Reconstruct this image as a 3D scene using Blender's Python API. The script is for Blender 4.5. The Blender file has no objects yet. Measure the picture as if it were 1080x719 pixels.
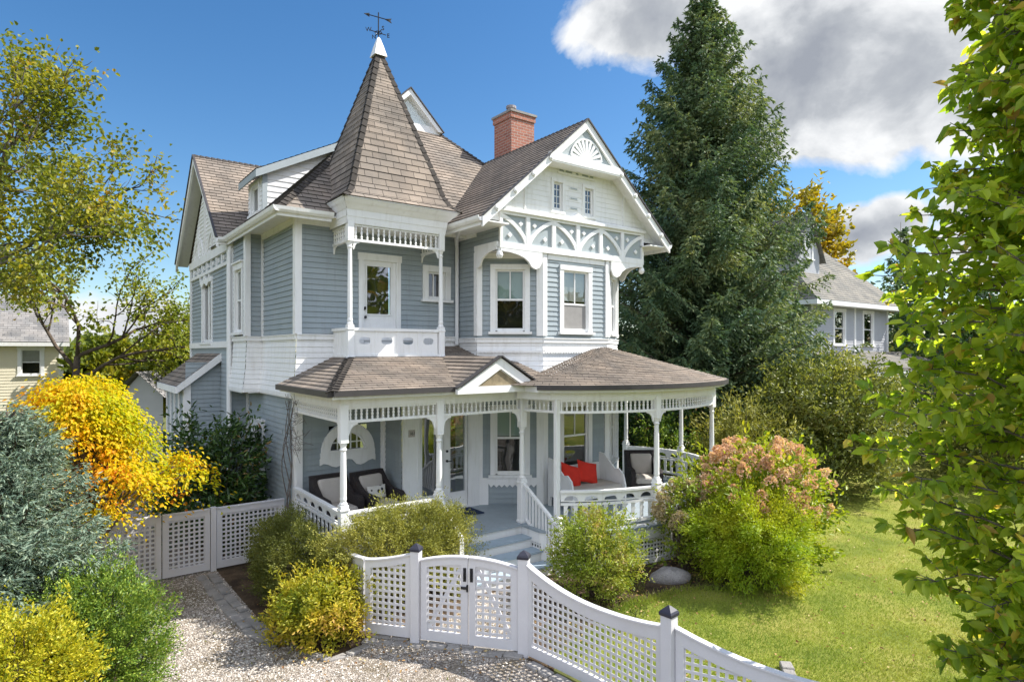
import bpy, math, random
import numpy as np
from mathutils import Vector
random.seed(7); RNG = np.random.default_rng(11)
S = bpy.context.scene; COL = S.collection
PI = math.pi; R = math.radians
def V(*a): return Vector(a)

# ------------------------------------------------------------------ materials
class NT:
    def __init__(s, tree): s.t = tree
    def n(s, typ, ins=None, **kw):
        o = s.t.nodes.new(typ)
        for k, v in kw.items(): setattr(o, k, v)
        for k, v in (ins or {}).items():
            if isinstance(v, bpy.types.NodeSocket): s.t.links.new(v, o.inputs[k])
            else: o.inputs[k].default_value = v
        return o
    def ramp(s, fac, stops, interp='LINEAR'):
        o = s.n('ShaderNodeValToRGB', {0: fac}); o.color_ramp.interpolation = interp
        e = o.color_ramp.elements
        while len(e) < len(stops): e.new(.5)
        for el, (p, c) in zip(e, stops): el.position = p; el.color = (*c, 1) if len(c) == 3 else c
        return o.outputs[0]
    def mixc(s, fac, a, b, mode='MIX'):
        o = s.n('ShaderNodeMix', data_type='RGBA', blend_type=mode)
        for i, v in ((0, fac), (6, a), (7, b)):
            if isinstance(v, bpy.types.NodeSocket): s.t.links.new(v, o.inputs[i])
            else: o.inputs[i].default_value = v if i == 0 else (*v, 1)
        return o.outputs[2]
    def math(s, op, a, b=0.0, c=None, clamp=False):
        ins = {0: a, 1: b}
        if c is not None: ins[2] = c
        return s.n('ShaderNodeMath', ins, operation=op, use_clamp=clamp).outputs[0]
def newmat(name):
    m = bpy.data.materials.new(name); m.use_nodes = True; t = m.node_tree
    for x in list(t.nodes): t.nodes.remove(x)
    nt = NT(t); out = nt.n('ShaderNodeOutputMaterial'); return m, nt, out
def vary(c, k): return tuple(min(1, x*k) for x in c)
def mat(name, c, rough=.6, var=.12, scale=6., fine=60., bump=.0, spec=.3, metal=0., weather=None):
    m, nt, out = newmat(name)
    tc = nt.n('ShaderNodeTexCoord').outputs['Object']
    n1 = nt.n('ShaderNodeTexNoise', {'Vector': tc, 'Scale': scale, 'Detail': 5.}).outputs[0]
    n2 = nt.n('ShaderNodeTexNoise', {'Vector': tc, 'Scale': fine, 'Detail': 3.}).outputs[0]
    f = nt.math('MULTIPLY_ADD', n1, .65, nt.math('MULTIPLY', n2, .35))
    col = nt.ramp(f, [(.3, vary(c, 1-var)), (.7, vary(c, 1+var))])
    if weather:
        st = nt.n('ShaderNodeTexNoise', {'Vector': nt.n('ShaderNodeMapping', {0: tc, 'Scale': (5, 5, .7)}).outputs[0], 'Scale': 2.5, 'Detail': 6.}).outputs[0]
        col = nt.mixc(nt.math('MULTIPLY', nt.ramp(st, [(.52, (0,)*3), (.75, (1,)*3)]), weather[1]), col, weather[0])
    b = nt.n('ShaderNodeBsdfPrincipled', {'Base Color': col, 'Roughness': rough, 'Specular IOR Level': spec, 'Metallic': metal})
    if bump:
        bm = nt.n('ShaderNodeBump', {'Height': n2, 'Strength': bump, 'Distance': .02})
        nt.t.links.new(bm.outputs[0], b.inputs['Normal'])
    nt.t.links.new(b.outputs[0], out.inputs[0]); return m
def shingle(name, c1, c2, mort, bw=.28, rh=.14):
    m, nt, out = newmat(name)
    uv = nt.n('ShaderNodeTexCoord').outputs['UV']
    br = nt.n('ShaderNodeTexBrick', {'Vector': uv, 'Color1': (*c1, 1), 'Color2': (*c2, 1), 'Mortar': (*mort, 1), 'Scale': 1., 'Mortar Size': .006, 'Brick Width': bw, 'Row Height': rh, 'Bias': -.1})
    n = nt.n('ShaderNodeTexNoise', {'Vector': uv, 'Scale': 140., 'Detail': 2.}).outputs[0]
    n2 = nt.n('ShaderNodeTexNoise', {'Vector': uv, 'Scale': 1.1, 'Detail': 6.}).outputs[0]
    col = nt.mixc(1., br.outputs[0], nt.ramp(n, [(.3, (.72,)*3), (.7, (1.25,)*3)]), 'MULTIPLY')
    col = nt.mixc(1., col, nt.ramp(n2, [(.3, (.68, .71, .74)), (.68, (1.2, 1.15, 1.1))]), 'MULTIPLY')
    b = nt.n('ShaderNodeBsdfPrincipled', {'Base Color': col, 'Roughness': .9, 'Specular IOR Level': .2})
    bm = nt.n('ShaderNodeBump', {'Height': nt.math('SUBTRACT', nt.math('MULTIPLY', n, .3), br.outputs[1]), 'Strength': .6, 'Distance': .01})
    nt.t.links.new(bm.outputs[0], b.inputs['Normal']); nt.t.links.new(b.outputs[0], out.inputs[0]); return m
def leafmat(name, stops, trans=.35, rough=.5, spec=.35, patch=None):
    m, nt, out = newmat(name)
    rnd = nt.n('ShaderNodeNewGeometry').outputs['Random Per Island']
    if patch:      # neighbouring leaves share a hue: whole twigs turn colour together
        tc = nt.n('ShaderNodeTexCoord').outputs['Object']
        no = nt.n('ShaderNodeTexNoise', {'Vector': tc, 'Scale': patch, 'Detail': 3.}).outputs[0]
        rnd = nt.math('ADD', nt.math('MULTIPLY', rnd, .4), nt.math('MULTIPLY_ADD', no, 1.9, -.65), clamp=True)
    col = nt.ramp(rnd, stops)
    b = nt.n('ShaderNodeBsdfPrincipled', {'Base Color': col, 'Roughness': rough, 'Specular IOR Level': spec})
    tcol = nt.mixc(1., col, (1.35, 1.3, .6), 'MULTIPLY')
    tr = nt.n('ShaderNodeBsdfTranslucent', {'Color': tcol})
    mx = nt.n('ShaderNodeMixShader', {0: trans, 1: b.outputs[0], 2: tr.outputs[0]})
    nt.t.links.new(mx.outputs[0], out.inputs[0]); return m
def glassmat(name, base=.22, tint=(.82, .88, .88)):
    m, nt, out = newmat(name)
    tc = nt.n('ShaderNodeTexCoord').outputs['Object']
    n = nt.n('ShaderNodeTexNoise', {'Vector': tc, 'Scale': 2.2, 'Detail': 1.}).outputs[0]
    bm = nt.n('ShaderNodeBump', {'Height': n, 'Strength': .06, 'Distance': .05}).outputs[0]
    lw = nt.n('ShaderNodeLayerWeight', {'Blend': .35}).outputs[1]
    f = nt.math('MULTIPLY_ADD', lw, .7, base, clamp=True)
    tr = nt.n('ShaderNodeBsdfTransparent', {0: (*tint, 1)}); gl = nt.n('ShaderNodeBsdfGlossy', {'Roughness': .02, 'Normal': bm})
    mx = nt.n('ShaderNodeMixShader', {0: f, 1: tr.outputs[0], 2: gl.outputs[0]})
    nt.t.links.new(mx.outputs[0], out.inputs[0]); return m

M = {}
def sidingmat(name, c):
    m, nt, out = newmat(name); T = nt.n('ShaderNodeTexCoord'); tc, uv = T.outputs['Object'], T.outputs['UV']
    br = nt.n('ShaderNodeTexBrick', {'Vector': uv, 'Color1': (*vary(c, .95), 1), 'Color2': (*vary(c, 1.05), 1), 'Mortar': (*vary(c, .72), 1), 'Scale': 1., 'Mortar Size': .0016, 'Brick Width': 2.3, 'Row Height': .105}, offset_frequency=3, offset=.37)
    n1 = nt.n('ShaderNodeTexNoise', {'Vector': tc, 'Scale': 1.6, 'Detail': 6.}).outputs[0]
    gr = nt.n('ShaderNodeTexNoise', {'Vector': nt.n('ShaderNodeMapping', {0: uv, 'Scale': (3, 90, 1)}).outputs[0], 'Scale': 1., 'Detail': 4.}).outputs[0]
    col = nt.mixc(1., br.outputs[0], nt.ramp(n1, [(.3, (.9, .92, .93)), (.7, (1.09, 1.07, 1.05))]), 'MULTIPLY')
    st = nt.n('ShaderNodeTexNoise', {'Vector': nt.n('ShaderNodeMapping', {0: tc, 'Scale': (7, 7, .6)}).outputs[0], 'Scale': 2.2, 'Detail': 6.}).outputs[0]
    col = nt.mixc(nt.math('MULTIPLY', nt.ramp(st, [(.53, (0,)*3), (.74, (1,)*3)]), .45), col, vary((.27, .29, .295), .9))
    b = nt.n('ShaderNodeBsdfPrincipled', {'Base Color': col, 'Roughness': .55, 'Specular IOR Level': .3})
    bm = nt.n('ShaderNodeBump', {'Height': gr, 'Strength': .25, 'Distance': .004}); nt.t.links.new(bm.outputs[0], b.inputs['Normal'])
    nt.t.links.new(b.outputs[0], out.inputs[0]); return m
M['siding'] = sidingmat('siding_blue_grey', (.305, .350, .374))
M['white'] = mat('trim_white', (.80, .80, .79), .5, .05, 2.5, weather=((.60, .585, .54), .45))
M['vinyl'] = mat('vinyl_white', (.64, .63, .65), .45, .06, 3., spec=.4, weather=((.62, .62, .58), .3))
M['panel'] = mat('panel_grey', (.35, .395, .41), .6, .06)
M['tan'] = shingle('roof_tan', (.268, .226, .188), (.185, .156, .130), (.053, .047, .042))
M['greyroof'] = shingle('roof_grey', (.30, .29, .285), (.20, .195, .195), (.09, .09, .09), .3, .2)
M['neighroof'] = shingle('roof_slate', (.235, .225, .20), (.185, .178, .162), (.10, .10, .09), .3, .16)
M['metal'] = mat('gutter_dark', (.06, .055, .055), .45, .2, 4.)
M['black'] = mat('iron_black', (.02, .02, .022), .45, .2)
M['deck'] = mat('deck_grey', (.30, .35, .39), .5, .1, 3., weather=((.24, .27, .29), .5))
M['step'] = mat('step_blue_grey', (.34, .42, .49), .5, .1, 3.)
M['glass'] = glassmat('window_glass', .06)
M['doorglass'] = glassmat('door_glass', .22)
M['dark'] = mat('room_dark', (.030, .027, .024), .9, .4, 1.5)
M['blind'] = mat('blind_sage', (.36, .44, .40), .8, .06, 2.)
M['screen'] = mat('insect_screen', (.27, .26, .25), .8, .1, 8.)
M['wood'] = mat('oak_shelf', (.30, .17, .07), .5, .3, 6.)
M['cap'] = mat('post_cap', (.035, .035, .05), .4, .2)
M['wicker'] = mat('wicker_brown', (.035, .028, .028), .6, .4, 40., 160., bump=.8)
M['cushion'] = mat('cushion_beige', (.46, .42, .38), .9, .08, 6.)
M['red'] = mat('pillow_red', (.62, .035, .02), .85, .1, 8.)
M['mat_navy'] = mat('mat_navy', (.015, .03, .075), .95, .3, 30.)
M['rock'] = mat('rock_grey', (.30, .28, .29), .9, .35, 5., 40., bump=.8)
M['stone'] = mat('paver_grey', (.27, .255, .24), .9, .3, 4., 50., bump=.5)
M['bark'] = mat('bark', (.11, .085, .065), .95, .4, 8., 50., bump=.9)
M['barkgrey'] = mat('bark_grey', (.16, .14, .125), .95, .35, 8., 50., bump=.9)
M['cream'] = mat('cream_clapboard', (.72, .66, .50), .6, .05, 3.)
M['neighwall'] = mat('pale_clapboard', (.42, .43, .455), .6, .05, 3.)
M['goldpanel'] = mat('gold_panel', (.25, .20, .125), .7, .4, 9., 25.)  # gold-brown shingled infill of the entry pediment
def brickmat():
    m, nt, out = newmat('chimney_brick')
    tc = nt.n('ShaderNodeTexCoord').outputs['UV']
    br = nt.n('ShaderNodeTexBrick', {'Vector': tc, 'Color1': (.40, .155, .10, 1), 'Color2': (.27, .10, .07, 1), 'Mortar': (.42, .36, .31, 1), 'Scale': 1., 'Mortar Size': .007, 'Brick Width': .21, 'Row Height': .075})
    n = nt.n('ShaderNodeTexNoise', {'Vector': tc, 'Scale': 30., 'Detail': 4.}).outputs[0]
    col = nt.mixc(1., br.outputs[0], nt.ramp(n, [(.3, (.75,)*3), (.7, (1.2,)*3)]), 'MULTIPLY')
    b = nt.n('ShaderNodeBsdfPrincipled', {'Base Color': col, 'Roughness': .9})
    bm = nt.n('ShaderNodeBump', {'Height': br.outputs[1], 'Strength': .7, 'Distance': -.012}); nt.t.links.new(bm.outputs[0], b.inputs['Normal'])
    nt.t.links.new(b.outputs[0], out.inputs[0]); return m
M['brick'] = brickmat()

# ------------------------------------------------------------------ objects
def tag(o, label=None, cat=None, group=None, kind=None):
    if label: o['label'] = label
    if cat: o['category'] = cat
    if group: o['group'] = group
    if kind: o['kind'] = kind
    return o
def empty(name, loc, label=None, cat=None, group=None, kind=None):
    o = bpy.data.objects.new(name, None); COL.objects.link(o); o.location = loc; o.empty_display_size = .1
    return tag(o, label, cat, group, kind)
def link(name, me, m, parent=None):
    o = bpy.data.objects.new(name, me); COL.objects.link(o)
    if m: me.materials.append(m)
    if parent is not None:
        o.parent = parent; p = parent; L = Vector((0, 0, 0))
        while p is not None: L += p.location; p = p.parent
        o.location = -L          # every mesh is written in world metres
    return o
class Fr:      # a wall plane: u to the right seen from outside, v up, d outwards
    def __init__(s, a, b, z=0.):
        s.o = V(a[0], a[1], z); u = V(b[0]-a[0], b[1]-a[1], 0); s.w = u.length; s.u = u.normalized(); s.n = V(s.u.y, -s.u.x, 0)
    def p(s, u, v, d=0.): return s.o + s.u*u + V(0, 0, v) + s.n*d
class Path:
    def __init__(s, pts):
        s.P = [V(p[0], p[1], 0) for p in pts]; s.c = [0.]
        for a, b in zip(s.P, s.P[1:]): s.c.append(s.c[-1] + (b-a).length)
        s.L = s.c[-1]
    def at(s, t):
        t = max(0., min(s.L, t)); i = 0
        while i < len(s.c)-2 and t > s.c[i+1]: i += 1
        k = (t-s.c[i])/max(1e-9, s.c[i+1]-s.c[i]); return s.P[i].lerp(s.P[i+1], k)
    def nor(s, t):
        e = .04; a = s.at(t-e); b = s.at(t+e); u = (b-a).normalized(); return V(u.y, -u.x, 0), u
    def p(s, t, z, d=0.): n, u = s.nor(t); q = s.at(t) + n*d; return V(q.x, q.y, z)
class MB:
    def __init__(s): s.v = []; s.f = []; s.uv = []; s.has = False; s.pr = []
    def face(s, pts, uv=None):
        i = len(s.v); s.v += [tuple(p) for p in pts]; s.f.append(tuple(range(i, i+len(pts))))
        s.uv.append(uv)
        if uv: s.has = True
    def mesh(s, vs, fs):
        i = len(s.v); s.v += [tuple(p) for p in vs]; s.pr.append((i, len(s.v), len(s.f), len(s.f)+len(fs)))
        for f in fs: s.f.append(tuple(i+k for k in f)); s.uv.append(None)
    def hexa(s, a, b):    # two matching quads, bottom and top rings
        s.mesh(list(a)+list(b), [(3, 2, 1, 0), (4, 5, 6, 7), (0, 1, 5, 4), (1, 2, 6, 5), (2, 3, 7, 6), (3, 0, 4, 7)])
    def box(s, x0, x1, y0, y1, z0, z1):
        s.hexa([(x0, y0, z0), (x1, y0, z0), (x1, y1, z0), (x0, y1, z0)], [(x0, y0, z1), (x1, y0, z1), (x1, y1, z1), (x0, y1, z1)])
    def fbox(s, F, u0, u1, v0, v1, d0, d1):
        s.hexa([F.p(u0, v0, d1), F.p(u1, v0, d1), F.p(u1, v0, d0), F.p(u0, v0, d0)], [F.p(u0, v1, d1), F.p(u1, v1, d1), F.p(u1, v1, d0), F.p(u0, v1, d0)])
    def prism(s, pts, ext):
        pts = [Vector(p) for p in pts]; n = len(pts); ext = Vector(ext)
        s.mesh(pts + [p+ext for p in pts], [tuple(range(n-1, -1, -1)), tuple(range(n, 2*n))] + [(i, (i+1) % n, n+(i+1) % n, n+i) for i in range(n)])
    def fprism(s, F, poly, d0, d1):
        s.prism([F.p(u, v, d0) for u, v in poly], F.n*(d1-d0))
    def bar(s, a, b, w, h, up=(0, 0, 1)):
        a = Vector(a); b = Vector(b); t = (b-a).normalized(); x = t.cross(Vector(up)).normalized()*(w/2); y = x.cross(t).normalized()*(h/2)
        s.hexa([a-x-y, a+x-y, a+x+y, a-x+y], [b-x-y, b+x-y, b+x+y, b-x+y])
    def lathe(s, x, y, prof, n=8, rot=0.):
        vs = []; fs = []
        for r, z in prof: vs += [(x+r*math.cos(rot+2*PI*k/n), y+r*math.sin(rot+2*PI*k/n), z) for k in range(n)]
        for j in range(len(prof)-1):
            for k in range(n): fs.append((j*n+k, j*n+(k+1) % n, (j+1)*n+(k+1) % n, (j+1)*n+k))
        fs.append(tuple(range(n-1, -1, -1))); fs.append(tuple(range((len(prof)-1)*n, len(prof)*n))); s.mesh(vs, fs)
    def tube(s, pts, rad, n=6):
        pts = [Vector(p) for p in pts]; vs = []; fs = []; x = None
        for i, p in enumerate(pts):
            t = (pts[min(i+1, len(pts)-1)] - pts[max(i-1, 0)]).normalized()
            if x is None: x = t.orthogonal().normalized()
            x = (x - t*x.dot(t)).normalized(); y = t.cross(x)
            r = rad[i] if hasattr(rad, '__len__') else rad
            vs += [p + (x*math.cos(2*PI*k/n) + y*math.sin(2*PI*k/n))*r for k in range(n)]
        for j in range(len(pts)-1):
            for k in range(n): fs.append((j*n+k, j*n+(k+1) % n, (j+1)*n+(k+1) % n, (j+1)*n+k))
        fs.append(tuple(range(n-1, -1, -1))); fs.append(tuple(range((len(pts)-1)*n, len(pts)*n))); s.mesh(vs, fs)
    def sweep(s, path, s0, s1, zb, zt, d0, d1, step=9.):
        fb = zb if callable(zb) else (lambda t: zb); ft = zt if callable(zt) else (lambda t: zt)
        ts = sorted({s0, s1, *[c for c in path.c if s0+1e-4 < c < s1-1e-4], *[s0+(s1-s0)*k/max(1, int((s1-s0)/step)) for k in range(int((s1-s0)/step)+1)]})
        vs = []; fs = []
        for t in ts: vs += [path.p(t, fb(t), d1), path.p(t, ft(t), d1), path.p(t, ft(t), d0), path.p(t, fb(t), d0)]
        for j in range(len(ts)-1):
            for k in range(4): fs.append((4*j+k, 4*j+(k+1) % 4, 4*j+4+(k+1) % 4, 4*j+4+k))
        n = 4*(len(ts)-1); fs += [(3, 2, 1, 0), (n, n+1, n+2, n+3)]; s.mesh(vs, fs)
    def plate_hole(s, P, u0, u1, v0, v1, hole, d0, d1):   # rectangular board with a pierced outline (list of u,v, counter-clockwise)
        n = len(hole); out = []
        cu = sum(h[0] for h in hole)/n; cv = sum(h[1] for h in hole)/n
        for hu, hv in hole:
            du, dv = hu-cu, hv-cv
            k = min([((u1-cu) if du > 0 else (u0-cu))/du if abs(du) > 1e-6 else 1e9, ((v1-cv) if dv > 0 else (v0-cv))/dv if abs(dv) > 1e-6 else 1e9])
            out.append((cu+du*k, cv+dv*k))
        cor = [(u0, v0), (u1, v0), (u1, v1), (u0, v1)]
        for i in range(n):
            j = (i+1) % n; a, b = out[i], out[j]
            mid = [c for c in cor if ((abs(a[0]-c[0]) < 1e-6 and abs(b[1]-c[1]) < 1e-6) or (abs(a[1]-c[1]) < 1e-6 and abs(b[0]-c[0]) < 1e-6)) and not (abs(a[0]-b[0]) < 1e-6 or abs(a[1]-b[1]) < 1e-6)]
            ring = [hole[i], a] + mid[:1] + [b, hole[j]]
            s.face([P(u, v, d1) for u, v in ring]); s.face([P(u, v, d0) for u, v in reversed(ring)])
            s.face([P(*hole[i], d1), P(*hole[j], d1), P(*hole[j], d0), P(*hole[i], d0)])
    def build(s, name, m, parent=None, smooth=False, bevel=0.):
        me = bpy.data.meshes.new(name); me.from_pydata(s.v, [], s.f); 
        if s.has:
            ul = me.uv_layers.new(name='UVMap'); buf = []
            for f, u in zip(s.f, s.uv): buf += [c for q in (u or [(0, 0)]*len(f)) for c in q]
            ul.data.foreach_set('uv', buf)
        if smooth: me.polygons.foreach_set('use_smooth', [True]*len(me.polygons))
        me.update(); o = link(name, me, m, parent)
        if bevel:
            b = o.modifiers.new('bevel', 'BEVEL'); b.width = bevel; b.segments = 1; b.limit_method = 'ANGLE'
        return o
def build_parts(mb, name, m, parent, gap=.02, bevel=0.):
    """Primitives that touch become one part; separate ones become parts of their own."""
    A = np.array(mb.v); bb = [(A[a:b].min(0)-gap, A[a:b].max(0)+gap) for a, b, _, _ in mb.pr]; n = len(bb); par = list(range(n))
    def root(i):
        while par[i] != i: i = par[i]
        return i
    for i in range(n):
        for j in range(i):
            if (bb[i][0] <= bb[j][1]).all() and (bb[j][0] <= bb[i][1]).all(): par[root(i)] = root(j)
    for g in sorted({root(i) for i in range(n)}):
        q = MB()
        for i in range(n):
            if root(i) == g:
                a, b, c, d = mb.pr[i]; q.mesh(mb.v[a:b], [tuple(k-a for k in f) for f in mb.f[c:d]])
        q.build(name, m, parent, bevel=bevel)
def clip(poly, a, c, sgn):      # keep sgn*(x[a]-c) >= 0
    out = []
    for i in range(len(poly)):
        p, q = poly[i], poly[(i+1) % len(poly)]; dp, dq = sgn*(p[a]-c), sgn*(q[a]-c)
        if dp >= -1e-9: out.append(p)
        if (dp > 1e-9 and dq < -1e-9) or (dp < -1e-9 and dq > 1e-9):
            k = dp/(dp-dq); out.append((p[0]+(q[0]-p[0])*k, p[1]+(q[1]-p[1])*k))
    return out
def courses(mb, pts, U, W, expo, lift, holes=(), v0=None, uo=0.):
    """Lay boards or shingles course by course over a convex polygon; each course stands out at its lower edge."""
    pts = [Vector(p) for p in pts]; O = pts[0]; U = Vector(U).normalized(); W = Vector(W); W = (W-U*W.dot(U)).normalized(); N = U.cross(W)
    poly = [((p-O).dot(U), (p-O).dot(W)) for p in pts]
    area = sum(poly[i][0]*poly[(i+1) % len(poly)][1]-poly[(i+1) % len(poly)][0]*poly[i][1] for i in range(len(poly)))
    if area < 0: poly = poly[::-1]
    lo = min(p[1] for p in poly); hi = max(p[1] for p in poly); base = lo if v0 is None else v0-O.z
    k0 = math.floor((lo-base)/expo+1e-6); starts = [base+expo*k for k in range(k0, int((hi-base)/expo)+2)]
    br = sorted({lo, hi, *[x for x in starts if lo < x < hi], *[h for H in holes for h in (H[2], H[3]) if lo < h < hi]})
    for a, b in zip(br, br[1:]):
        if b-a < 1e-5: continue
        cs = base+expo*math.floor((a-base)/expo+1e-6)
        pcs = [clip(clip(poly, 1, a, 1), 1, b, -1)]
        for H in holes:
            if H[2] < b-1e-6 and H[3] > a+1e-6:
                nx = []
                for q in pcs: nx += [clip(q, 0, H[0], -1), clip(q, 0, H[1], 1)]
                pcs = nx
        for q in pcs:
            if len(q) < 3 or max(p[0] for p in q)-min(p[0] for p in q) < 1e-4: continue
            P = lambda u, v: O+U*u+W*v+N*(lift*(1-(v-cs)/expo))
            mb.face([P(*p) for p in q], [(p[0]+uo, p[1]-base) for p in q])
            if a-cs < 1e-5:
                bt = sorted([p[0] for p in q if abs(p[1]-a) < 1e-6])
                if len(bt) >= 2:
                    l, r = bt[0], bt[-1]; B = O+W*a
                    mb.face([B+U*l, B+U*r, B+U*r+N*lift, B+U*l+N*lift], [(l+uo, a-base), (r+uo, a-base), (r+uo, a-base), (l+uo, a-base)])
def clap(mb, F, u0, u1, z0, z1, holes=(), expo=.105, lift=.016, zb=0.):
    """Clapboards on a wall frame between u0..u1 and z0..z1; holes are (u0, u1, z0, z1)."""
    O = F.p(u0, z0)
    courses(mb, [O, F.p(u1, z0), F.p(u1, z1), F.p(u0, z1)], F.u, (0, 0, 1), expo, lift, [(h[0]-u0, h[1]-u0, h[2]-z0, h[3]-z0) for h in holes], v0=zb)
def np_mesh(name, verts, faces, m, parent=None):
    me = bpy.data.meshes.new(name); nv = len(verts); nf, k = faces.shape
    me.vertices.add(nv); me.vertices.foreach_set('co', np.ascontiguousarray(verts, dtype=np.float32).ravel())
    me.loops.add(nf*k); me.loops.foreach_set('vertex_index', np.ascontiguousarray(faces, dtype=np.int32).ravel())
    me.polygons.add(nf); me.polygons.foreach_set('loop_start', np.arange(0, nf*k, k, dtype=np.int32))
    me.update(calc_edges=True); me.validate(); return link(name, me, m, parent)
# ------------------------------------------------------------------ the house
H = empty('victorian_house', (7.5, 12, 0), 'blue-grey clapboard Victorian house with white gingerbread trim, pointed turret and wraparound porch', 'house')
XL, Y2, YD, XW, YF, XR = 3.77, 11.9, 11.09, 7.33, 10.32, 11.55
C1, C2, C3, C4 = (XW, 11.12), (8.47, YF), (10.42, YF), (XR, 11.12)
ZD, ZB, ZE = .713, 4.2, 6.56          # porch deck, sill band, eaves
F_left = Fr((XL, 20), (XL, Y2)); F_half = Fr((XL, Y2), (5.56, Y2)); F_ret = Fr((5.56, Y2), (5.56, YD)); F_door = Fr((5.56, YD), (XW, YD))
F_up = Fr((XL, Y2), (XW, Y2)); F_side = Fr((XW, Y2), C1); F_c1 = Fr(C1, C2); F_cf = Fr(C2, C3); F_c2 = Fr(C3, C4); F_right = Fr(C4, (XR, 20))
XB = 3.44; F_bayf = Fr((XB, 14.2), (XL, 14.2)); F_bay = Fr((XB, 15.5), (XB, 14.2))
XK = 3.39; F_back = Fr((XK, 20.3), (XK, 15.5))

def window(F, u0, u1, v0, v1, cas=.11, proud=.035, mid=None, blind=0., muntin=(), sill=True, parent=H, name='window', lower_screen=False, glass='glass', depth=.35, bmat='blind', head=True, bars=()):
    w = MB()
    w.fbox(F, u0-cas, u0, v0-.02, v1, -.06, proud); w.fbox(F, u1, u1+cas, v0-.02, v1, -.06, proud)
    w.fbox(F, u0-cas-(.02 if head else 0), u1+cas+(.02 if head else 0), v1, v1+cas+(.03 if head else 0), -.06, proud+.01)
    if head: w.fbox(F, u0-cas-.045, u1+cas+.045, v1+cas+.03, v1+cas+.065, -.02, proud+.05)
    if sill: w.fbox(F, u0-cas-.04, u1+cas+.04, v0-.075, v0-.02, -.06, proud+.055)
    else: w.fbox(F, u0-cas, u1+cas, v0-cas, v0-.02, -.06, proud)
    o = w.build(name, M['white'], parent)
    s = MB(); f = .042
    s.fbox(F, u0, u0+f, v0, v1, -.055, -.02); s.fbox(F, u1-f, u1, v0, v1, -.055, -.02)
    s.fbox(F, u0+f, u1-f, v1-f, v1, -.055, -.021); s.fbox(F, u0+f, u1-f, v0-.02, v0+f+.01, -.055, -.021)
    if mid: s.fbox(F, u0+f, u1-f, mid-.02, mid+.02, -.05, -.015)
    for (a, b, c, d) in muntin: s.fbox(F, a, b, c, d, -.045, -.026)
    s.build('sash', M['white'], o)
    g = MB(); g.face([F.p(u0, v0, -.04), F.p(u1, v0, -.04), F.p(u1, v1, -.04), F.p(u0, v1, -.04)]); g.build('pane', M[glass], o)
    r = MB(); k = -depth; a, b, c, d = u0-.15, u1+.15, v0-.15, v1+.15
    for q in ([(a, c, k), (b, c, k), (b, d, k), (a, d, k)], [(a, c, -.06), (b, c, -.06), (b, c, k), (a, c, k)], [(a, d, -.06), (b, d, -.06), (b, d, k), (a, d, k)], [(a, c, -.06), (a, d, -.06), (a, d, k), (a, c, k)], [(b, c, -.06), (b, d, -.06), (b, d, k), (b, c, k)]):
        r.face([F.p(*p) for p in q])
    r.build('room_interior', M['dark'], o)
    if blind:
        q = MB(); q.fbox(F, u0+.01, u1-.01, v1-(v1-v0)*blind, v1, -.10, -.09); q.build('roller_blind', M[bmat], o)
    if lower_screen:
        q = MB(); m_ = mid or v1; q.face([F.p(u0+f, v0+.03, -.028), F.p(u1-f, v0+.03, -.028), F.p(u1-f, m_-.02, -.028), F.p(u0+f, m_-.02, -.028)])
        q.build('insect_screen', M['screen'], o)
    return o
def wall(name, m, *jobs, parent=H):
    b = MB()
    for j in jobs: clap(b, *j[0], **(j[1] if len(j) > 1 else {}))
    return b.build(name, m, parent)
SB = dict(expo=.105, lift=.016); SK = dict(expo=.13, lift=.014)
hole = lambda u0, u1, v0, v1, e=.05: (u0-e, u1+e, v0-e, v1+e)

# first floor
lw = (20-14.9, 20-14.14, 1.44, 2.3)
wall('first_floor_side_wall', M['siding'], ((F_left, 0, F_left.w, .0, 3.2, [hole(*lw)]),), ((Fr((XK, 15.46), (XL, 15.46)), 0, XL-XK, 0, 3.2),))
window(F_left, *lw, cas=.12, blind=.45, bmat='cushion')
wall('porch_rear_wall', M['siding'], ((F_half, 0, F_half.w, ZD, 3.4, [(.62, 1.4, 1.92, 2.5)]),), ((F_ret, 0, F_ret.w, ZD, 3.4),))
g1 = (.39, 1.014, 1.36, 2.72); g2 = (9.05-8.47, 9.79-8.47, 1.3, 2.78); g3 = (.36, .98, 1.36, 2.72)
wall('porch_bay_wall', M['siding'], ((F_c1, 0, F_c1.w, ZD, 3.9, [hole(*g1)]),), ((F_cf, 0, F_cf.w, ZD, 3.9, [hole(*g2)]),), ((F_c2, 0, F_c2.w, ZD, 3.9, [hole(*g3)]),), ((F_right, 0, F_right.w, 0, 3.9),))
window(F_c1, *g1, mid=2.12, blind=.42, muntin=[(.69, .715, 2.14, 2.70)], head=False)
window(F_cf, *g2, mid=2.10, head=False, muntin=[(.94, .96, 2.12, 2.76)])
window(F_c2, *g3, mid=2.12, head=False)
t = MB()       # porch-level white boards
t.fbox(F_half, F_half.w-.09, F_half.w-.003, ZD, 3.3, -.0, .03); t.fbox(F_ret, .003, .08, ZD, 3.3, 0, .03)
t.fbox(F_half, -.02, .1, .3, 3.3, 0, .05); t.fbox(F_left, F_left.w-.12, F_left.w+.02, .0, 3.3, .0, .045)
t.fbox(F_left, 0, F_left.w-.12, .70, .85, .0, .05); t.fbox(F_left, 0, F_left.w-.12, .85, .872, .0, .075)
t.fbox(F_left, 20-15.46-.05, 20-15.46+.1, .85, 3.1, 0, .04)
t.fbox(F_half, .12, F_half.w-.09, ZD, ZD+.16, 0, .03)
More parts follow.
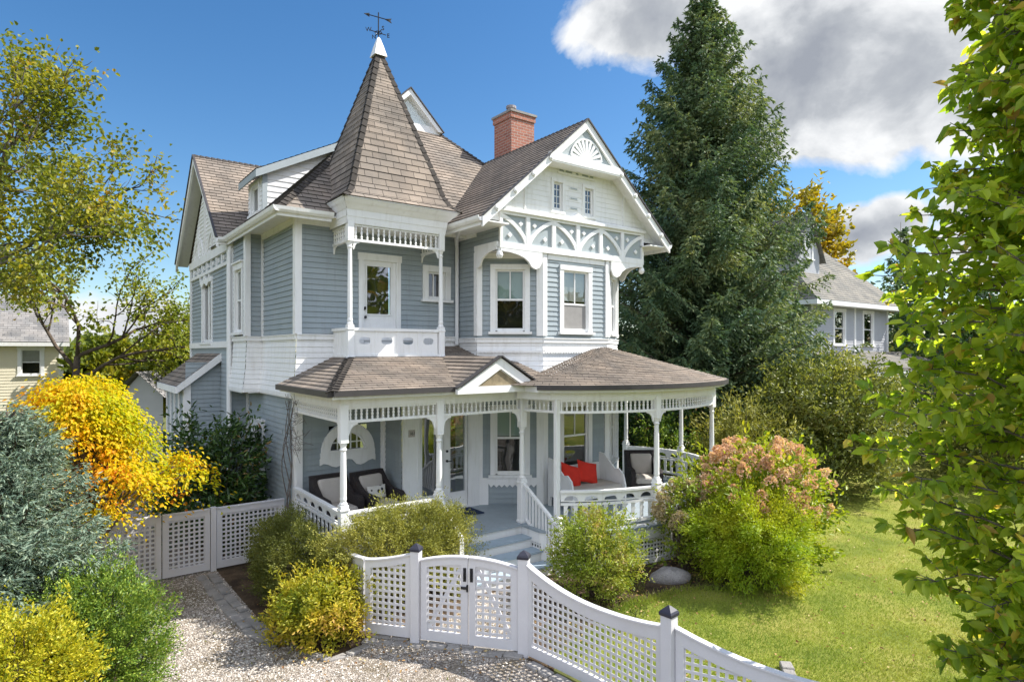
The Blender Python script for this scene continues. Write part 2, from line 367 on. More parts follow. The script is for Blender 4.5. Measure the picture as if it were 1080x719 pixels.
for F, a, b in ((F_c1, .0, .12), (F_c1, F_c1.w-.13, F_c1.w+.012), (F_cf, -.012, .12), (F_cf, F_cf.w-.12, F_cf.w+.012), (F_c2, -.012, .12), (F_c2, F_c2.w-.13, F_c2.w), (F_cf, .0, .0)):
    if b > a: t.fbox(F, a, b, ZD, 3.5, .0, .042)
t.fbox(F_c1, .12, F_c1.w-.13, 1.16, 1.28, 0, .05); t.fbox(F_cf, .12, F_cf.w-.12, 1.1, 1.24, 0, .05); t.fbox(F_c1, .12, .24, ZD, 1.16, 0, .035)
sc = [(.24, 1.16)]; n = 9
for k in range(n): x0 = .24+k*(1.02/n); w_ = 1.02/n; sc += [(x0+w_*.5, 1.08), (x0+w_, 1.135)]
t.fprism(F_c1, sc+[(1.26, 1.16)], .018, .04)
build_parts(t, 'porch_corner_trim', M['white'], H)
# half-round window
hw = MB(); cu, cv = 4.78-XL, 2.0
def arc(c0, c1, r, a0, a1, n=16): return [(c0+r*math.cos(a0+(a1-a0)*k/n), c1+r*math.sin(a0+(a1-a0)*k/n)) for k in range(n+1)]
def ring(mb, F, cu, cv, r0, r1, a0, a1, d0, d1, n=16, sx=1., sy=1.):
    for k in range(n):
        a, b = a0+(a1-a0)*k/n, a0+(a1-a0)*(k+1)/n
        q = [(cu+r*math.cos(x)*sx, cv+r*math.sin(x)*sy) for r, x in ((r0, a), (r1, a), (r1, b), (r0, b))]
        mb.fprism(F, q, d0, d1)
ring(hw, F_half, cu, cv, .375, .55, 0, PI, -.05, .045, 18)
ap = [(cu-.57, cv-.12), (cu-.57, cv-.24)]
for k in range(13): x = -.5+k/12.; ap.append((cu+x, cv-.255+.045*math.cos(x*4*PI)+(.05 if abs(x) < .12 else 0)))
ap += [(cu+.57, cv-.24), (cu+.57, cv-.12)]
hw.fprism(F_half, ap[::-1], -.01, .04); hw.fbox(F_half, cu-.56, cu+.56, cv-.12, cv, -.05, .043); hw.fbox(F_half, cu-.4, cu+.4, cv-.005, cv+.03, .0, .07)
ho = hw.build('half_round_window', M['white'], H)
hs = MB(); ring(hs, F_half, cu, cv, .345, .378, 0, PI, -.05, -.02, 18)
for x in (-.2, -.07, .07, .2): hs.fbox(F_half, cu+x-.011, cu+x+.011, cv+.03, cv+math.sqrt(.35**2-x*x), -.048, -.024)
hs.fbox(F_half, cu-.34, cu+.34, cv+.155, cv+.177, -.046, -.026); hs.build('sash', M['white'], ho)
hg = MB(); hg.face([F_half.p(u, v, -.035) for u, v in arc(cu, cv, .37, 0, PI)]); hg.build('pane', M['glass'], ho)
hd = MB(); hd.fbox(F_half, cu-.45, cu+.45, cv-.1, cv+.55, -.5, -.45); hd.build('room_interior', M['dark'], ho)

# entrance: pilasters and a pair of glazed doors
e = MB()
e.fbox(F_door, 0, .36, ZD, 3.3, 0, .05); e.fbox(F_door, .03, .06, ZD, 3.2, .05, .062); e.fbox(F_door, .30, .33, ZD, 3.2, .05, .062)
e.fbox(F_door, 1.5, F_door.w, ZD, 3.3, 0, .05); e.fbox(F_door, 1.53, 1.56, ZD, 3.2, .05, .062)
e.fbox(F_door, .36, 1.5, 2.78, 3.3, 0, .05); e.fbox(F_door, .36, 1.5, ZD, ZD+.05, -.02, .12)
e.fbox(F_door, 0, F_door.w, ZD, ZD+.02, -.3, -.1)
build_parts(e, 'entrance_surround', M['white'], H)
for k, (a, b) in enumerate(((.37, .925), (.935, 1.49))):
    d = MB(); st = .085
    ga, gb = (a+.055, b-.14) if k == 0 else (a+.14, b-.055)
    d.fbox(F_door, a, ga, ZD+.05, 2.77, -.04, .015); d.fbox(F_door, gb, b, ZD+.05, 2.77, -.04, .015)
    d.fbox(F_door, ga, gb, ZD+.05, 1.06, -.04, .014); d.fbox(F_door, ga, gb, 2.66, 2.77, -.04, .014)
    for (p, q, r_, s_) in ((ga-.02, ga, 1.04, 2.68), (gb, gb+.02, 1.04, 2.68), (ga, gb, 1.035, 1.06), (ga, gb, 2.66, 2.685)): d.fbox(F_door, p, q, r_, s_, .016, .03)
    do = d.build('front_door', M['white'], H)
    g = MB(); g.face([F_door.p(ga, 1.06, -.01), F_door.p(gb, 1.06, -.01), F_door.p(gb, 2.66, -.01), F_door.p(ga, 2.66, -.01)]); g.build('pane', M['doorglass'], do)
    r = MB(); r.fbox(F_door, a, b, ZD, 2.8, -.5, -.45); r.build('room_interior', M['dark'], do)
    if k == 1:
        hn = MB(); x = a+.065
        for z in (1.72, 1.92): hn.prism([F_door.p(x+.028*math.cos(t_), z+.028*math.sin(t_), .015) for t_ in np.linspace(0, 2*PI, 9)[:-1]], F_door.n*.02)
        hn.tube([F_door.p(x, 1.72, .03), F_door.p(x, 1.72, .07), F_door.p(x+.09, 1.72, .075)], .011); build_parts(hn, 'handle', M['black'], do)
pl = MB(); pl.fbox(F_door, .11, .25, 2.28, 2.42, .0505, .058); plo = pl.build('house_number_plate', M['cushion'], H)
for txt_x, ch in ((.135, '1'), (.17, '6'), (.212, '1')):
    fc = bpy.data.curves.new('numeral', 'FONT'); fc.body = ch; fc.size = .09; fc.extrude = .003
    to = bpy.data.objects.new('numeral', fc); COL.objects.link(to); me = bpy.data.meshes.new_from_object(to); bpy.data.objects.remove(to)
    for vtx in me.vertices: q = F_door.p(txt_x+vtx.co.x, 2.32+vtx.co.y, .0595+vtx.co.z); vtx.co = q
    link('numeral', me, M['metal'], plo)

# second floor: white flared skirt, then blue clapboards
def flare(name, segs, z0, z1, m='white', parent=H, out=.10):
    b = MB()
    for F, u0, u1, xl, xr in segs:
        q0, q1 = out*.32, out
        O = [(F.p(u0-xl*q1, z0, out), F.p(u1+xr*q1, z0, out)), (F.p(u0-xl*q0, z0+(z1-z0)*.45, out*.32), F.p(u1+xr*q0, z0+(z1-z0)*.45, out*.32)), (F.p(u0, z1, 0), F.p(u1, z1, 0))]
        for (a, c), (d, e_) in zip(O, O[1:]): courses(b, [a, c, e_, d], F.u, (d-a), .105, .012)
        b.fbox(F, u0-xl*q1, u1+xr*q1, z0-.07, z0, -.1, out+.012); b.fbox(F, u0, u1, z1-.015, z1+.07, .0, .04); b.fbox(F, u0, u1, z1+.07, z1+.09, .0, .058)
        b.fbox(F, u0, u1, z0-.09, z0-.07, -.3, out)
    return b.build(name, M[m], parent)
flare('second_floor_skirt', [(F_left, 20-14.2, F_left.w, 0, 1), (F_bay, -.02, F_bay.w, 0, 1), (F_bayf, 0, F_bayf.w, 1, 0), (F_up, 0, F_up.w, 1, 0)], 3.16, ZB-.0)
flare('gable_bay_skirt', [(F_side, 0, F_side.w, 0, .5), (F_c1, 0, F_c1.w, .5, .35), (F_cf, 0, F_cf.w, .35, .35), (F_c2, 0, F_c2.w, .35, .5)], 3.45, 4.16)
scb = MB()
for F in (F_c1, F_cf, F_c2):
    n = int(F.w/.075); poly = [(0, 3.98)]
    for k in range(n): w_ = F.w/n; poly += [(k*w_+w_*.5, 3.915), ((k+1)*w_, 3.95)]
    scb.fprism(F, poly+[(F.w, 3.98)], .045, .072)
scb.build('scalloped_skirt_board', M['white'], H)
h1 = (.39, 1.014, 4.40, 5.70); h2 = (.58, 1.32, 4.41, 5.74); h3 = (.34, 1.0, 4.40, 5.70)
dn = (5.10-XL, 5.82-XL, 3.6, 5.80); sw = (6.57-XL, 7.0-XL, 5.10, 5.68)
wall('second_floor_front_wall', M['siding'], ((F_up, 0, F_up.w, ZB, ZE+.05, [hole(*dn, .03), hole(*sw)]),), ((F_up, dn[0]-.2, sw[1], 3.7, ZB, [hole(*dn, .03)]),))
wall('second_floor_side_wall', M['siding'], ((F_left, 20-14.2, F_left.w, ZB, ZE+.02),), ((F_bayf, 0, F_bayf.w, ZB, ZE),), ((F_bay, 0, F_bay.w, ZB, ZE, [(.3, 1.0, 4.3, 5.9)]),))
window(F_bay, .36, .94, 4.4, 5.78, mid=5.1, blind=.5)
wall('gable_wing_wall', M['siding'], ((F_side, 0, F_side.w, ZB, ZE),), ((Fr(C1, (XW, YF)), 0, 11.12-YF, 6.0, ZE),), ((F_c1, 0, F_c1.w, ZB, 6.06, [hole(*h1)]),), ((F_cf, 0, F_cf.w, ZB, 6.06, [hole(*h2)]),), ((F_c2, 0, F_c2.w, ZB, 6.06, [hole(*h3)]),), ((F_right, 0, F_right.w, 3.9, ZE),))
window(F_c1, *h1, mid=5.06, blind=.5, muntin=[(.69, .715, 5.08, 5.68)], head=False)
window(F_cf, *h2, mid=5.0, blind=.5, bmat='cushion', muntin=[(.94, .96, 5.02, 5.72)], lower_screen=True, head=False)
window(F_c2, *h3, mid=5.06, blind=.45, head=False)
window(F_up, *sw, cas=.13, head=False, blind=0, muntin=[(6.71-XL, 6.74-XL, 5.14, 5.64)])
# balcony door
d = MB(); F = F_up; cas = .10
for a, b in ((dn[0]-cas, dn[0]), (dn[1], dn[1]+cas)): d.fbox(F, a, b, 3.7, dn[3], -.04, .035)
d.fbox(F, dn[0]-cas-.02, dn[1]+cas+.02, dn[3], dn[3]+.14, -.04, .045)
d.build('balcony_door_frame', M['white'], H)
d = MB(); ga, gb = 5.18-XL, 5.70-XL
d.fbox(F, dn[0], ga, 3.8, 5.8, -.045, -.004); d.fbox(F, gb, dn[1], 3.8, 5.8, -.045, -.004); d.fbox(F, ga, gb, 3.8, 4.72, -.045, -.005); d.fbox(F, ga, gb, 5.69, 5.8, -.045, -.005)
d.fbox(F, ga-.025, ga, 4.70, 5.71, -.004, .012); d.fbox(F, gb, gb+.025, 4.70, 5.71, -.004, .012); d.fbox(F, ga, gb, 4.695, 4.72, -.004, .012)
do = d.build('balcony_door', M['white'], H)
g = MB(); g.face([F.p(ga, 4.72, -.02), F.p(gb, 4.72, -.02), F.p(gb, 5.69, -.02), F.p(ga, 5.69, -.02)]); g.build('pane', M['doorglass'], do)
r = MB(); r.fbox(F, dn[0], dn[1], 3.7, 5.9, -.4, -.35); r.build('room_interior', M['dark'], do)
hn = MB(); hn.lathe(XL+dn[0]+.035, Y2-.04, [(.01, 4.62), (.028, 4.635), (.028, 4.665), (.01, 4.68)]); hn.lathe(XL+dn[0]+.035, Y2-.02, [(.02, 4.80), (.024, 4.83), (.02, 4.86)]); build_parts(hn, 'door_knob', M['black'], do)
# corner boards of the second floor
t = MB()
for F, a, b in ((F_up, -.042, .09), (F_left, F_left.w-.10, F_left.w), (F_bayf, -.04, .07), (F_bay, F_bay.w-.12, F_bay.w), (F_bay, 0, .12), (F_c1, -.0, .11), (F_c1, F_c1.w-.13, F_c1.w+.012), (F_cf, -.012, .10), (F_cf, F_cf.w-.10, F_cf.w+.012), (F_c2, -.012, .12), (F_c2, F_c2.w-.12, F_c2.w), (F_side, F_side.w-.07, F_side.w+.042)):
    t.fbox(F, a, b, ZB+.09, ZE if F in (F_up, F_left, F_bayf, F_bay) else 6.05, 0, .04)
t.fbox(F_left, 20-14.2, 20-14.2+.09, ZB+.09, ZE, 0, .038)
for F in (F_c1, F_cf, F_c2): t.fbox(F, .13, F.w-.13, 5.93, 6.045, 0, .03)
build_parts(t, 'corner_board', M['white'], H)

# rear side wing with its gable
bw = (20.3-18.58, 20.3-17.46, 4.22, 5.76); bc = 20.3-18.25
wall('rear_wing_wall', M['siding'], ((F_back, 0, F_back.w, 0, 6.3, [hole(*bw)]),))
b = MB(); courses(b, [F_back.p(bc-2.1, 6.5), F_back.p(bc+2.1, 6.5), F_back.p(bc, 8.6)], F_back.u, (0, 0, 1), .105, .016); b.build('rear_gable_wall', M['white'], H)
window(F_back, *bw, cas=.12, mid=None, muntin=[((bw[0]+bw[1])/2-.07, (bw[0]+bw[1])/2+.07, bw[2], bw[3])], head=False)
t = MB(); F = F_back
t.fbox(F, 0, F.w, 6.3, 6.5, 0, .07); t.fbox(F, 0, F.w, 4.05, 4.2, 0, .06); t.fbox(F, 0, .14, 0, 6.3, 0, .05); t.fbox(F, F.w-.14, F.w+.02, 0, 6.3, 0, .05)
t.fbox(F, 0, F.w, 5.98, 6.06, 0, .055)
for k in range(7):
    x = .5+k*.6
    if x < F.w-.3: t.fbox(F, x-.05, x+.05, 6.06, 6.3, 0, .045); t.fbox(F, x+.2, x+.3, 6.13, 6.23, 0, .05)
for sgn in (-1, 1):
    ring(t, F, bc+sgn*.32, 5.98, .20, .30, PI, 2*PI, 0, .05, 8); t.fbox(F, bc+sgn*.9-.04, bc+sgn*.9+.04, 6.5, 7.4, 0, .045)
    ring(t, F, bc+sgn*.9, 6.5, .5, .6, 0, PI, 0, .04, 10)
t.fbox(F, bc-.05, bc+.05, 6.5, 8.3, 0, .046)
t.build('rear_gable_ornament', M['white'], H)
dsp = MB(); dsp.tube([(3.40, 15.44, 6.45), (3.36, 15.42, 6.2), (3.36, 15.42, .3)], .045, 8); dsp.tube([(XW-.08, Y2-.05, 6.45), (XW-.07, Y2-.08, 6.25), (XW-.07, Y2-.08, 4.1)], .04, 8)
dsp.tube([(XW-.5, 11.0, 6.46), (XW-.2, 11.6, 6.4), (XW-.07, Y2-.08, 6.3)], .035, 8); build_parts(dsp, 'downspout', M['white'], H)

# side entry lean-to
x0, x1, y0, y1 = 2.62, XK, 16.5, 19.2
b = MB(); courses(b, [(2.42, y1+.2, 3.14), (2.42, y0-.12, 3.14), (XK, y0-.12, 3.92), (XK, y1+.2, 3.92)], (0, -1, 0), (.97, 0, .78), .14, .012); lo = b.build('lean_to_roof', M['tan'], H)
t = MB(); t.prism([(2.42, y0-.12, 2.98), (XK, y0-.12, 3.74), (XK, y0-.12, 3.93), (2.42, y0-.12, 3.15)], (0, -.035, 0)); t.prism([(2.42, y1+.2, 2.98), (2.42, y0-.12, 2.98), (2.42, y0-.12, 3.13), (2.42, y1+.2, 3.13)], (-.03, 0, 0))
t.prism([(2.42, y0-.1, 3.12), (XK, y0-.1, 3.89), (XK, y1+.2, 3.89), (2.42, y1+.2, 3.12)], (0, 0, -.03)); t.build('rake_trim', M['white'], lo)
wall('lean_to_wall', M['siding'], ((Fr((x0, y0), (x1, y0)), 0, x1-x0, 0, 3.7),), ((Fr((x0, y1), (x0, y0)), 0, y1-y0, 0, 3.2),))
t = MB(); Fl = Fr((x0, y1), (x0, y0)); Fm = Fr((x0, y0), (x1, y0))
for u in (0, .62, 1.25, 1.9, Fl.w-.12): t.fbox(Fl, u, u+.12, 0, 3.1, 0, .04)
t.fbox(Fm, -.035, .11, 0, 3.2, 0, .04); build_parts(t, 'lean_to_post', M['white'], H)

# ------------------------------------------------------------------ roofs
b = MB(); ye, xe, xe2 = 11.5, 3.30, 11.85; sl = .985; gx0, gx1, gy, gz = 6.66, 8.52, 14.85, 9.9
courses(b, [(xe, ye, ZE), (xe2, ye, ZE), (gx1, gy, gz), (gx0, gy, gz)], (1, 0, 0), (0, gy-ye, gz-ZE), .14, .012)
px, pz = (gx0+gx1)/2, gz+.92
courses(b, [(xe, 17.5, ZE), (xe, ye, ZE), (gx0, gy, gz), (gx0, 17.5, gz)], (0, -1, 0), (gx0-xe, 0, gz-ZE), .14, .012)
courses(b, [(gx0, 17.5, gz), (gx0, gy-.18, gz), (px, gy-.18, pz), (px, 17.5, pz)], (0, -1, 0), (px-gx0, 0, pz-gz), .14, .012)
courses(b, [(xe2, ye, ZE), (xe2, 20, ZE), (gx1, 20, gz), (gx1, gy, gz)], (0, 1, 0), (gx1-xe2, 0, gz-ZE), .14, .012)
courses(b, [(gx1, gy-.18, gz), (gx1, 20, gz), (px, 20, pz), (px, gy-.18, pz)], (0, 1, 0), (px-gx1, 0, pz-gz), .14, .012)
b.build('main_roof', M['tan'], H)
g = MB(); Fg = Fr((gx0, gy), (gx1, gy)); g.face([Fg.p(0, gz-.1), Fg.p(Fg.w, gz-.1), Fg.p(Fg.w/2, pz)]); 
for sgn in (-1, 1): g.prism([Fg.p(Fg.w/2+sgn*x, z, .0) for x, z in ((0, pz-.02), (.97, gz-.06), (.83, gz-.06), (0, pz-.17))], Fg.n*.20)
g.fbox(Fg, .0, Fg.w, gz-.12, gz+.06, 0, .12); gb_ = g.build('gablet', M['white'], H)
g = MB(); g.face([Fg.p(.35, gz+.10, .06), Fg.p(Fg.w-.35, gz+.10, .06), Fg.p(Fg.w/2, pz-.28, .06)]); g.build('pane', M['glass'], gb_)
g = MB()
for sgn in (-1, 1): g.bar(Fg.p(Fg.w/2, pz+.01, .1), Fg.p(Fg.w/2+sgn*1.0, gz-.06, .1), .26, .025, (0, 0, 1))
g.build('rake_edge', M['metal'], gb_)
hp = MB()     # hip cap shingles
def caps(mb, a, b_, n1, n2, w=.13, step=.14, th=.018):
    a = Vector(a); b_ = Vector(b_); t = (b_-a); L = t.length; t.normalize(); n1 = Vector(n1).normalized(); n2 = Vector(n2).normalized()
    l1 = n1.cross(t).normalized(); l2 = n2.cross(t).normalized()
    if l1.dot(n2) > 0: l1 = -l1
    if l2.dot(n1) > 0: l2 = -l2
    k = 0.
    while k < L:
        e_ = min(L, k+step*1.15); up = (n1+n2).normalized(); p = a+t*k+up*(th+.012); q = a+t*e_+up*.006
        mb.face([p, p-l1*0+l1*w-n1*0, q+l1*w, q]); mb.face([p, q, q+l2*w, p+l2*w])
        mb.face([p, p+l1*w, p+l1*w-n1*th, p-up*th]); mb.face([p, p-up*th, p+l2*w-n2*th, p+l2*w])
        k += step
caps(hp, (xe, ye, ZE), (gx0, gy, gz), (0, -1, 1), (-1, 0, 1)); caps(hp, (xe2, ye, ZE), (gx1, gy, gz), (0, -1, 1), (1, 0, 1))
# shed dormer on the left slope
Fd = Fr((3.86, 15.75), (3.86, 14.5)); Fs = Fr((3.86, 14.5), (6.2, 14.5))
b = MB(); courses(b, [Fs.p(0, 6.9), Fs.p(2.3, 6.9), Fs.p(2.3, 9.1), Fs.p(0, 7.92)], Fs.u, (0, 0, 1), .13, .016); b.build('dormer_side_wall', M['white'], H)
wall('dormer_wall', M['white'], ((Fd, 0, Fd.w, 6.9, 7.92, [hole(.33, .93, 7.14, 7.76)]),))
window(Fd, .33, .93, 7.14, 7.76, cas=.09, head=False, depth=.2)
b = MB(); zd = lambda x: 7.98+(x-3.7)*.51
courses(b, [(3.66, 15.9, zd(3.66)), (3.66, 14.33, zd(3.66)), (6.3, 14.33, zd(6.3)), (6.3, 15.9, zd(6.3))], (0, -1, 0), (1, 0, .51), .14, .012); dr = b.build('dormer_roof', M['tan'], H)
t = MB(); t.prism([(3.66, 14.33, zd(3.66)-.18), (6.3, 14.33, zd(6.3)-.18), (6.3, 14.33, zd(6.3)-.012), (3.66, 14.33, zd(3.66)-.012)], (0, .03, 0)); t.prism([(3.66, 14.36, zd(3.66)-.16), (3.66, 15.9, zd(3.66)-.16), (3.66, 15.9, zd(3.66)-.012), (3.66, 14.36, zd(3.66)-.012)], (.03, 0, 0))
t.prism([(3.69, 14.34, zd(3.69)-.03), (3.69, 15.9, zd(3.69)-.03), (6.3, 15.9, zd(6.3)-.03), (6.3, 14.34, zd(6.3)-.03)], (0, 0, .015)); t.fbox(Fs, -.03, .08, 6.9, 7.9, 0, .04); t.build('dormer_fascia', M['panel'], dr)

def gable_roof(name, axis, c, e0, e1, half, ze, zr, ov=.02):
    """Two shingled slopes; axis 'y' runs the ridge along Y at x=c, 'x' along X at y=c; e0/e1 are the ends at ridge and eave."""
    b = MB(); r0, r1, v0, v1 = e0[0], e1[0], e0[1], e1[1]
    P = (lambda o, l, z: (c+o, l, z)) if axis == 'y' else (lambda o, l, z: (l, c+o, z))
    for sg in (-1, 1):
        pts = [P(sg*half, v0, ze), P(0, r0, zr), P(0, r1, zr), P(sg*half, v1, ze)]
        U = Vector(pts[3])-Vector(pts[0]); W = Vector(P(-sg, 0, 0))-Vector(P(0, 0, 0)); W = Vector((W.x*half, W.y*half, zr-ze))
        if U.cross(W).z < 0: U = -U
        courses(b, pts, U, W, .14, .012)
    return b.build(name, M['tan'], H)
GX = 9.42; gr = gable_roof('gable_wing_roof', 'y', GX, (9.93, 9.93), (13.9, 11.45), 2.74, ZE, 9.0)
br = gable_roof('rear_wing_roof', 'x', 18.25, (3.08, 3.08), (7.6, 7.0), 2.82, ZE, 9.13)
def rake(F, cu, half, ze, zr, d0, d1, h, bosses, m='white'):
    t = MB(); s = (zr-ze)/half
    for sg in (-1, 1):
        t.fprism(F, [(cu, zr-.015), (cu+sg*half, ze-.015), (cu+sg*half, ze-h), (cu, zr-h)][::(1 if sg < 0 else -1)], d0, d1)
        for k in range(bosses):
            f = .38+.5*k/max(1, bosses-1); x = cu+sg*half*f; z = zr-(zr-ze)*f-h*.5
            for r_, a, b2 in ((.055, d1, d1+.03), (.03, d1+.03, d1+.05)): t.fprism(F, [(x+r_*math.cos(q), z+r_*math.sin(q)) for q in np.linspace(0, 2*PI, 11)[:-1]], a, b2)
    return t
F_g = Fr((XW, 9.95), (XR, 9.95)); gu = GX-XW
rk = rake(F_g, gu, 2.74, ZE, 9.0, -.03, .02, .21, 4); rk.build('bargeboard', M['white'], H)
sf = MB()
for sg in (-1, 1):   # soffit under the overhang
    sf.prism([(GX, 9.93, 8.96), (GX+sg*2.72, 9.93, 6.53), (GX+sg*2.72, YF+.02, 6.53), (GX, YF+.02, 8.96)], (0, 0, -.03))
    sf.prism([(GX+sg*2.70, 9.98, 6.50), (GX+sg*2.70, 11.6, 6.50), (GX+sg*2.08, 11.6, 6.50), (GX+sg*2.08, 9.98, 6.50)], (0, 0, -.03))
build_parts(sf, 'gable_soffit', M['white'], H)
F_r = Fr((3.10, 21.1), (3.10, 15.4)); rk = rake(F_r, 21.1-18.25, 2.82, ZE, 9.13, -.03, .02, .22, 0); rk.build('bargeboard', M['white'], H)
ed = MB()
for sg in (-1, 1):
    ed.bar((GX, 9.925, 9.005), (GX+sg*2.75, 9.925, ZE+.005), .05, .03); ed.bar((3.075, 18.25, 9.135), (3.075, 18.25+sg*2.83, ZE+.005), .05, .03)
    sfz = [(3.1, 18.25, 9.08), (3.1, 18.25+sg*2.8, 6.53), (3.42, 18.25+sg*2.8, 6.53), (3.42, 18.25, 9.08)]
    ed_ = MB(); ed_.prism(sfz, (0, 0, -.03)); ed_.build('rear_gable_soffit', M['white'], H)
build_parts(ed, 'roof_edge', M['metal'], H)
caps(hp, (GX, 9.95, 9.0), (GX, 13.9, 9.0), (-1, 0, 1), (1, 0, 1)); caps(hp, (3.1, 18.25, 9.13), (6.2, 18.25, 9.13), (0, -1, 1), (0, 1, 1))
# gable face
F_f = Fr((XW, YF-.02), (XR, YF-.02)); W_ = XR-XW
gw1, gw2 = (8.75-XW, 9.0-XW, 7.02, 7.62), (9.66-XW, 9.92-XW, 7.02, 7.62)
b = MB()
hs_ = [hole(*gw1, .03), hole(*gw2, .03)]
P0 = F_f.p(-.6, 6.6)
courses(b, [P0, F_f.p(W_+.6, 6.6), F_f.p(gu, 8.98)], F_f.u, (0, 0, 1), .11, .01, [(h[0]+.6, h[1]+.6, h[2]-6.6, h[3]-6.6) for h in hs_], v0=6.6); b.build('front_gable_wall', M['white'], H)
for g in (gw1, gw2):
    mu = [((g[0]+g[1])/2-.008, (g[0]+g[1])/2+.008, g[2], g[3])]+[(g[0], g[1], g[2]+k*.15-.007, g[2]+k*.15+.007) for k in (1, 2, 3)]
    window(F_f, *g, cas=.07, head=False, muntin=mu, depth=.2, sill=False)
fp = MB(); fp.fbox(F_f, .0, W_, 6.05, 6.80, -.03, .01); fp.build('frieze_panels', M['panel'], H)
t = MB(); F = F_f; zb, zt = 6.18, 6.74; n = 6; cw = W_/n
t.fbox(F, -.02, W_+.02, 6.05, zb, -.02, .055); t.fbox(F, -.02, W_+.02, zt, 6.80, -.02, .055); t.fbox(F, -.03, W_+.03, 6.80, 6.86, -.02, .11); t.fbox(F, -.02, W_+.02, 6.86, 6.885, -.02, .075)
for k in range(n+1): t.fbox(F, max(-.02, k*cw-.05), min(W_+.02, k*cw+.05), zb, zt, .0, .052)
for k in range(n):
    st = k if k % 2 == 0 else k+1; sg = 1 if k % 2 == 0 else -1
    a0, a1 = (0, PI/2) if sg > 0 else (PI/2, PI)
    cv = lambda a, r_: (st*cw+sg*cw*r_*math.cos(a)**1.4, zb+(zt-zb)*r_*math.sin(a)**1.4)
    for i in range(10):
        a, a2 = PI/2*i/10, PI/2*(i+1)/10; q = [cv(a, .88), cv(a, 1.03), cv(a2, 1.03), cv(a2, .88)]; t.fprism(F, [(min(max(x, -.02), W_+.02), min(max(z, zb), zt)) for x, z in (q if sg > 0 else q[::-1])], .0, .047)
    for (fx, fz) in ((.34, .28), (.74, .74)):
        x = st*cw+sg*cw*fx; z = zb+(zt-zb)*fz; r_ = .055
        t.fprism(F, [(x, z-r_), (x+r_, z), (x, z+r_), (x-r_, z)], .01, .04)
for i in range(3): t.fbox(F, 9.2-XW, 9.46-XW, 7.08+i*.22, 7.13+i*.22, .0, .02)
t.fbox(F, .62, .66, 6.88, 7.7, 0, .03); t.fbox(F, 3.56, 3.6, 6.88, 7.7, 0, .03)
t.fprism(F, [(gu-.2, 6.885), (gu+.2, 6.885), (gu, 7.0)], 0, .08)
t.build('half_timber_frieze', M['white'], H)
dk = MB()
for i in range(3): dk.fbox(F, 9.23-XW, 9.43-XW, 7.09+i*.22, 7.12+i*.22, .02, .024)
dk.fbox(F, gu-.5, gu+.5, 7.86, 8.02, .012, .02); build_parts(dk, 'gable_inset', M['panel'], H)
t = MB(); t.fbox(F, gu-.56, gu+.56, 7.82, 7.86, .0, .04); t.fbox(F, gu-.54, gu+.54, 8.02, 8.06, .0, .04); ring(t, F, gu, 7.86, .05, .15, 0, PI, .02, .035, 8)
for sg in (-1, 1): t.fprism(F, [(gu+sg*.36, 7.86), (gu+sg*.42, 7.94), (gu+sg*.36, 8.02), (gu+sg*.30, 7.94)], .02, .035)
t.build('gable_inset_trim', M['white'], H)
# pediment truss with sunburst
F = F_g; zc = 8.1; hw_ = (9.0-zc)/.89
pb = MB(); pb.fprism(F, [(gu-hw_+.1, zc), (gu+hw_-.1, zc), (gu, 8.9)], -.06, -.03); pb.build('pediment_panel', M['panel'], H)
t = MB(); t.fbox(F, gu-hw_-.05, gu+hw_+.05, zc-.16, zc, -.04, .04); t.fbox(F, gu-hw_-.05, gu+hw_+.05, zc-.19, zc-.16, -.35, .03)
ring(t, F, gu, zc, .0, .1, 0, PI, -.03, .0, 8); ring(t, F, gu, zc, .44, .475, .12, PI-.12, -.03, -.005, 14)
for k in range(11):
    a = PI*(k+.5)/11; w_ = .014; c, s_ = math.cos(a), math.sin(a)
    t.fprism(F, [(gu+.1*c+w_*s_, zc+.1*s_-w_*c), (gu+.43*c+.034*s_, zc+.43*s_-.034*c), (gu+.46*c, zc+.46*s_), (gu+.43*c-.034*s_, zc+.43*s_+.034*c), (gu+.1*c-w_*s_, zc+.1*s_+w_*c)], -.03, -.008)
t.build('sunburst_pediment', M['white'], H)
# scroll brackets over the cut corners
t = MB()
def bracket(mb, F, u0, L, zt, sg, d0, d1):
    pts = [(0, 0), (L, 0), (L, -.20), (L*.93, -.33), (L*.84, -.37), (L*.74, -.33), (L*.66, -.22), (L*.55, -.15), (L*.40, -.10), (L*.22, -.07), (0, -.06)]
    q = [(u0+sg*x, zt+z) for x, z in pts]; mb.fprism(F, q if sg < 0 else q[::-1], d0, d1)
bracket(t, F_f, .0, 1.08, 6.05, 1, .0, .05); bracket(t, F_f, W_, 1.08, 6.05, -1, .0, .05)
Fsd = Fr((XW-.03, 11.12), (XW-.03, YF)); bracket(t, Fsd, .8, .8, 6.08, -1, .0, .04); t.fbox(Fsd, 0, .83, 6.08, 6.18, 0, .045)
Fsr = Fr((XR+.03, YF), (XR+.03, 11.12)); bracket(t, Fsr, 0, .8, 6.08, 1, .0, .04)
for x in (XW+.0, XR): t.lathe(x, YF-.02, [(.03, 6.06), (.035, 6.0), (.06, 5.96), (.075, 5.90), (.05, 5.85), (.01, 5.83)], 10)
t.prism([(XW, YF, 6.05), (C2[0], YF, 6.05), (XW, 11.12, 6.05)], (0, 0, .03)); t.prism([(XR, YF, 6.05), (XR, 11.12, 6.05), (C3[0], YF, 6.05)], (0, 0, .03))
build_parts(t, 'scroll_bracket', M['white'], H)

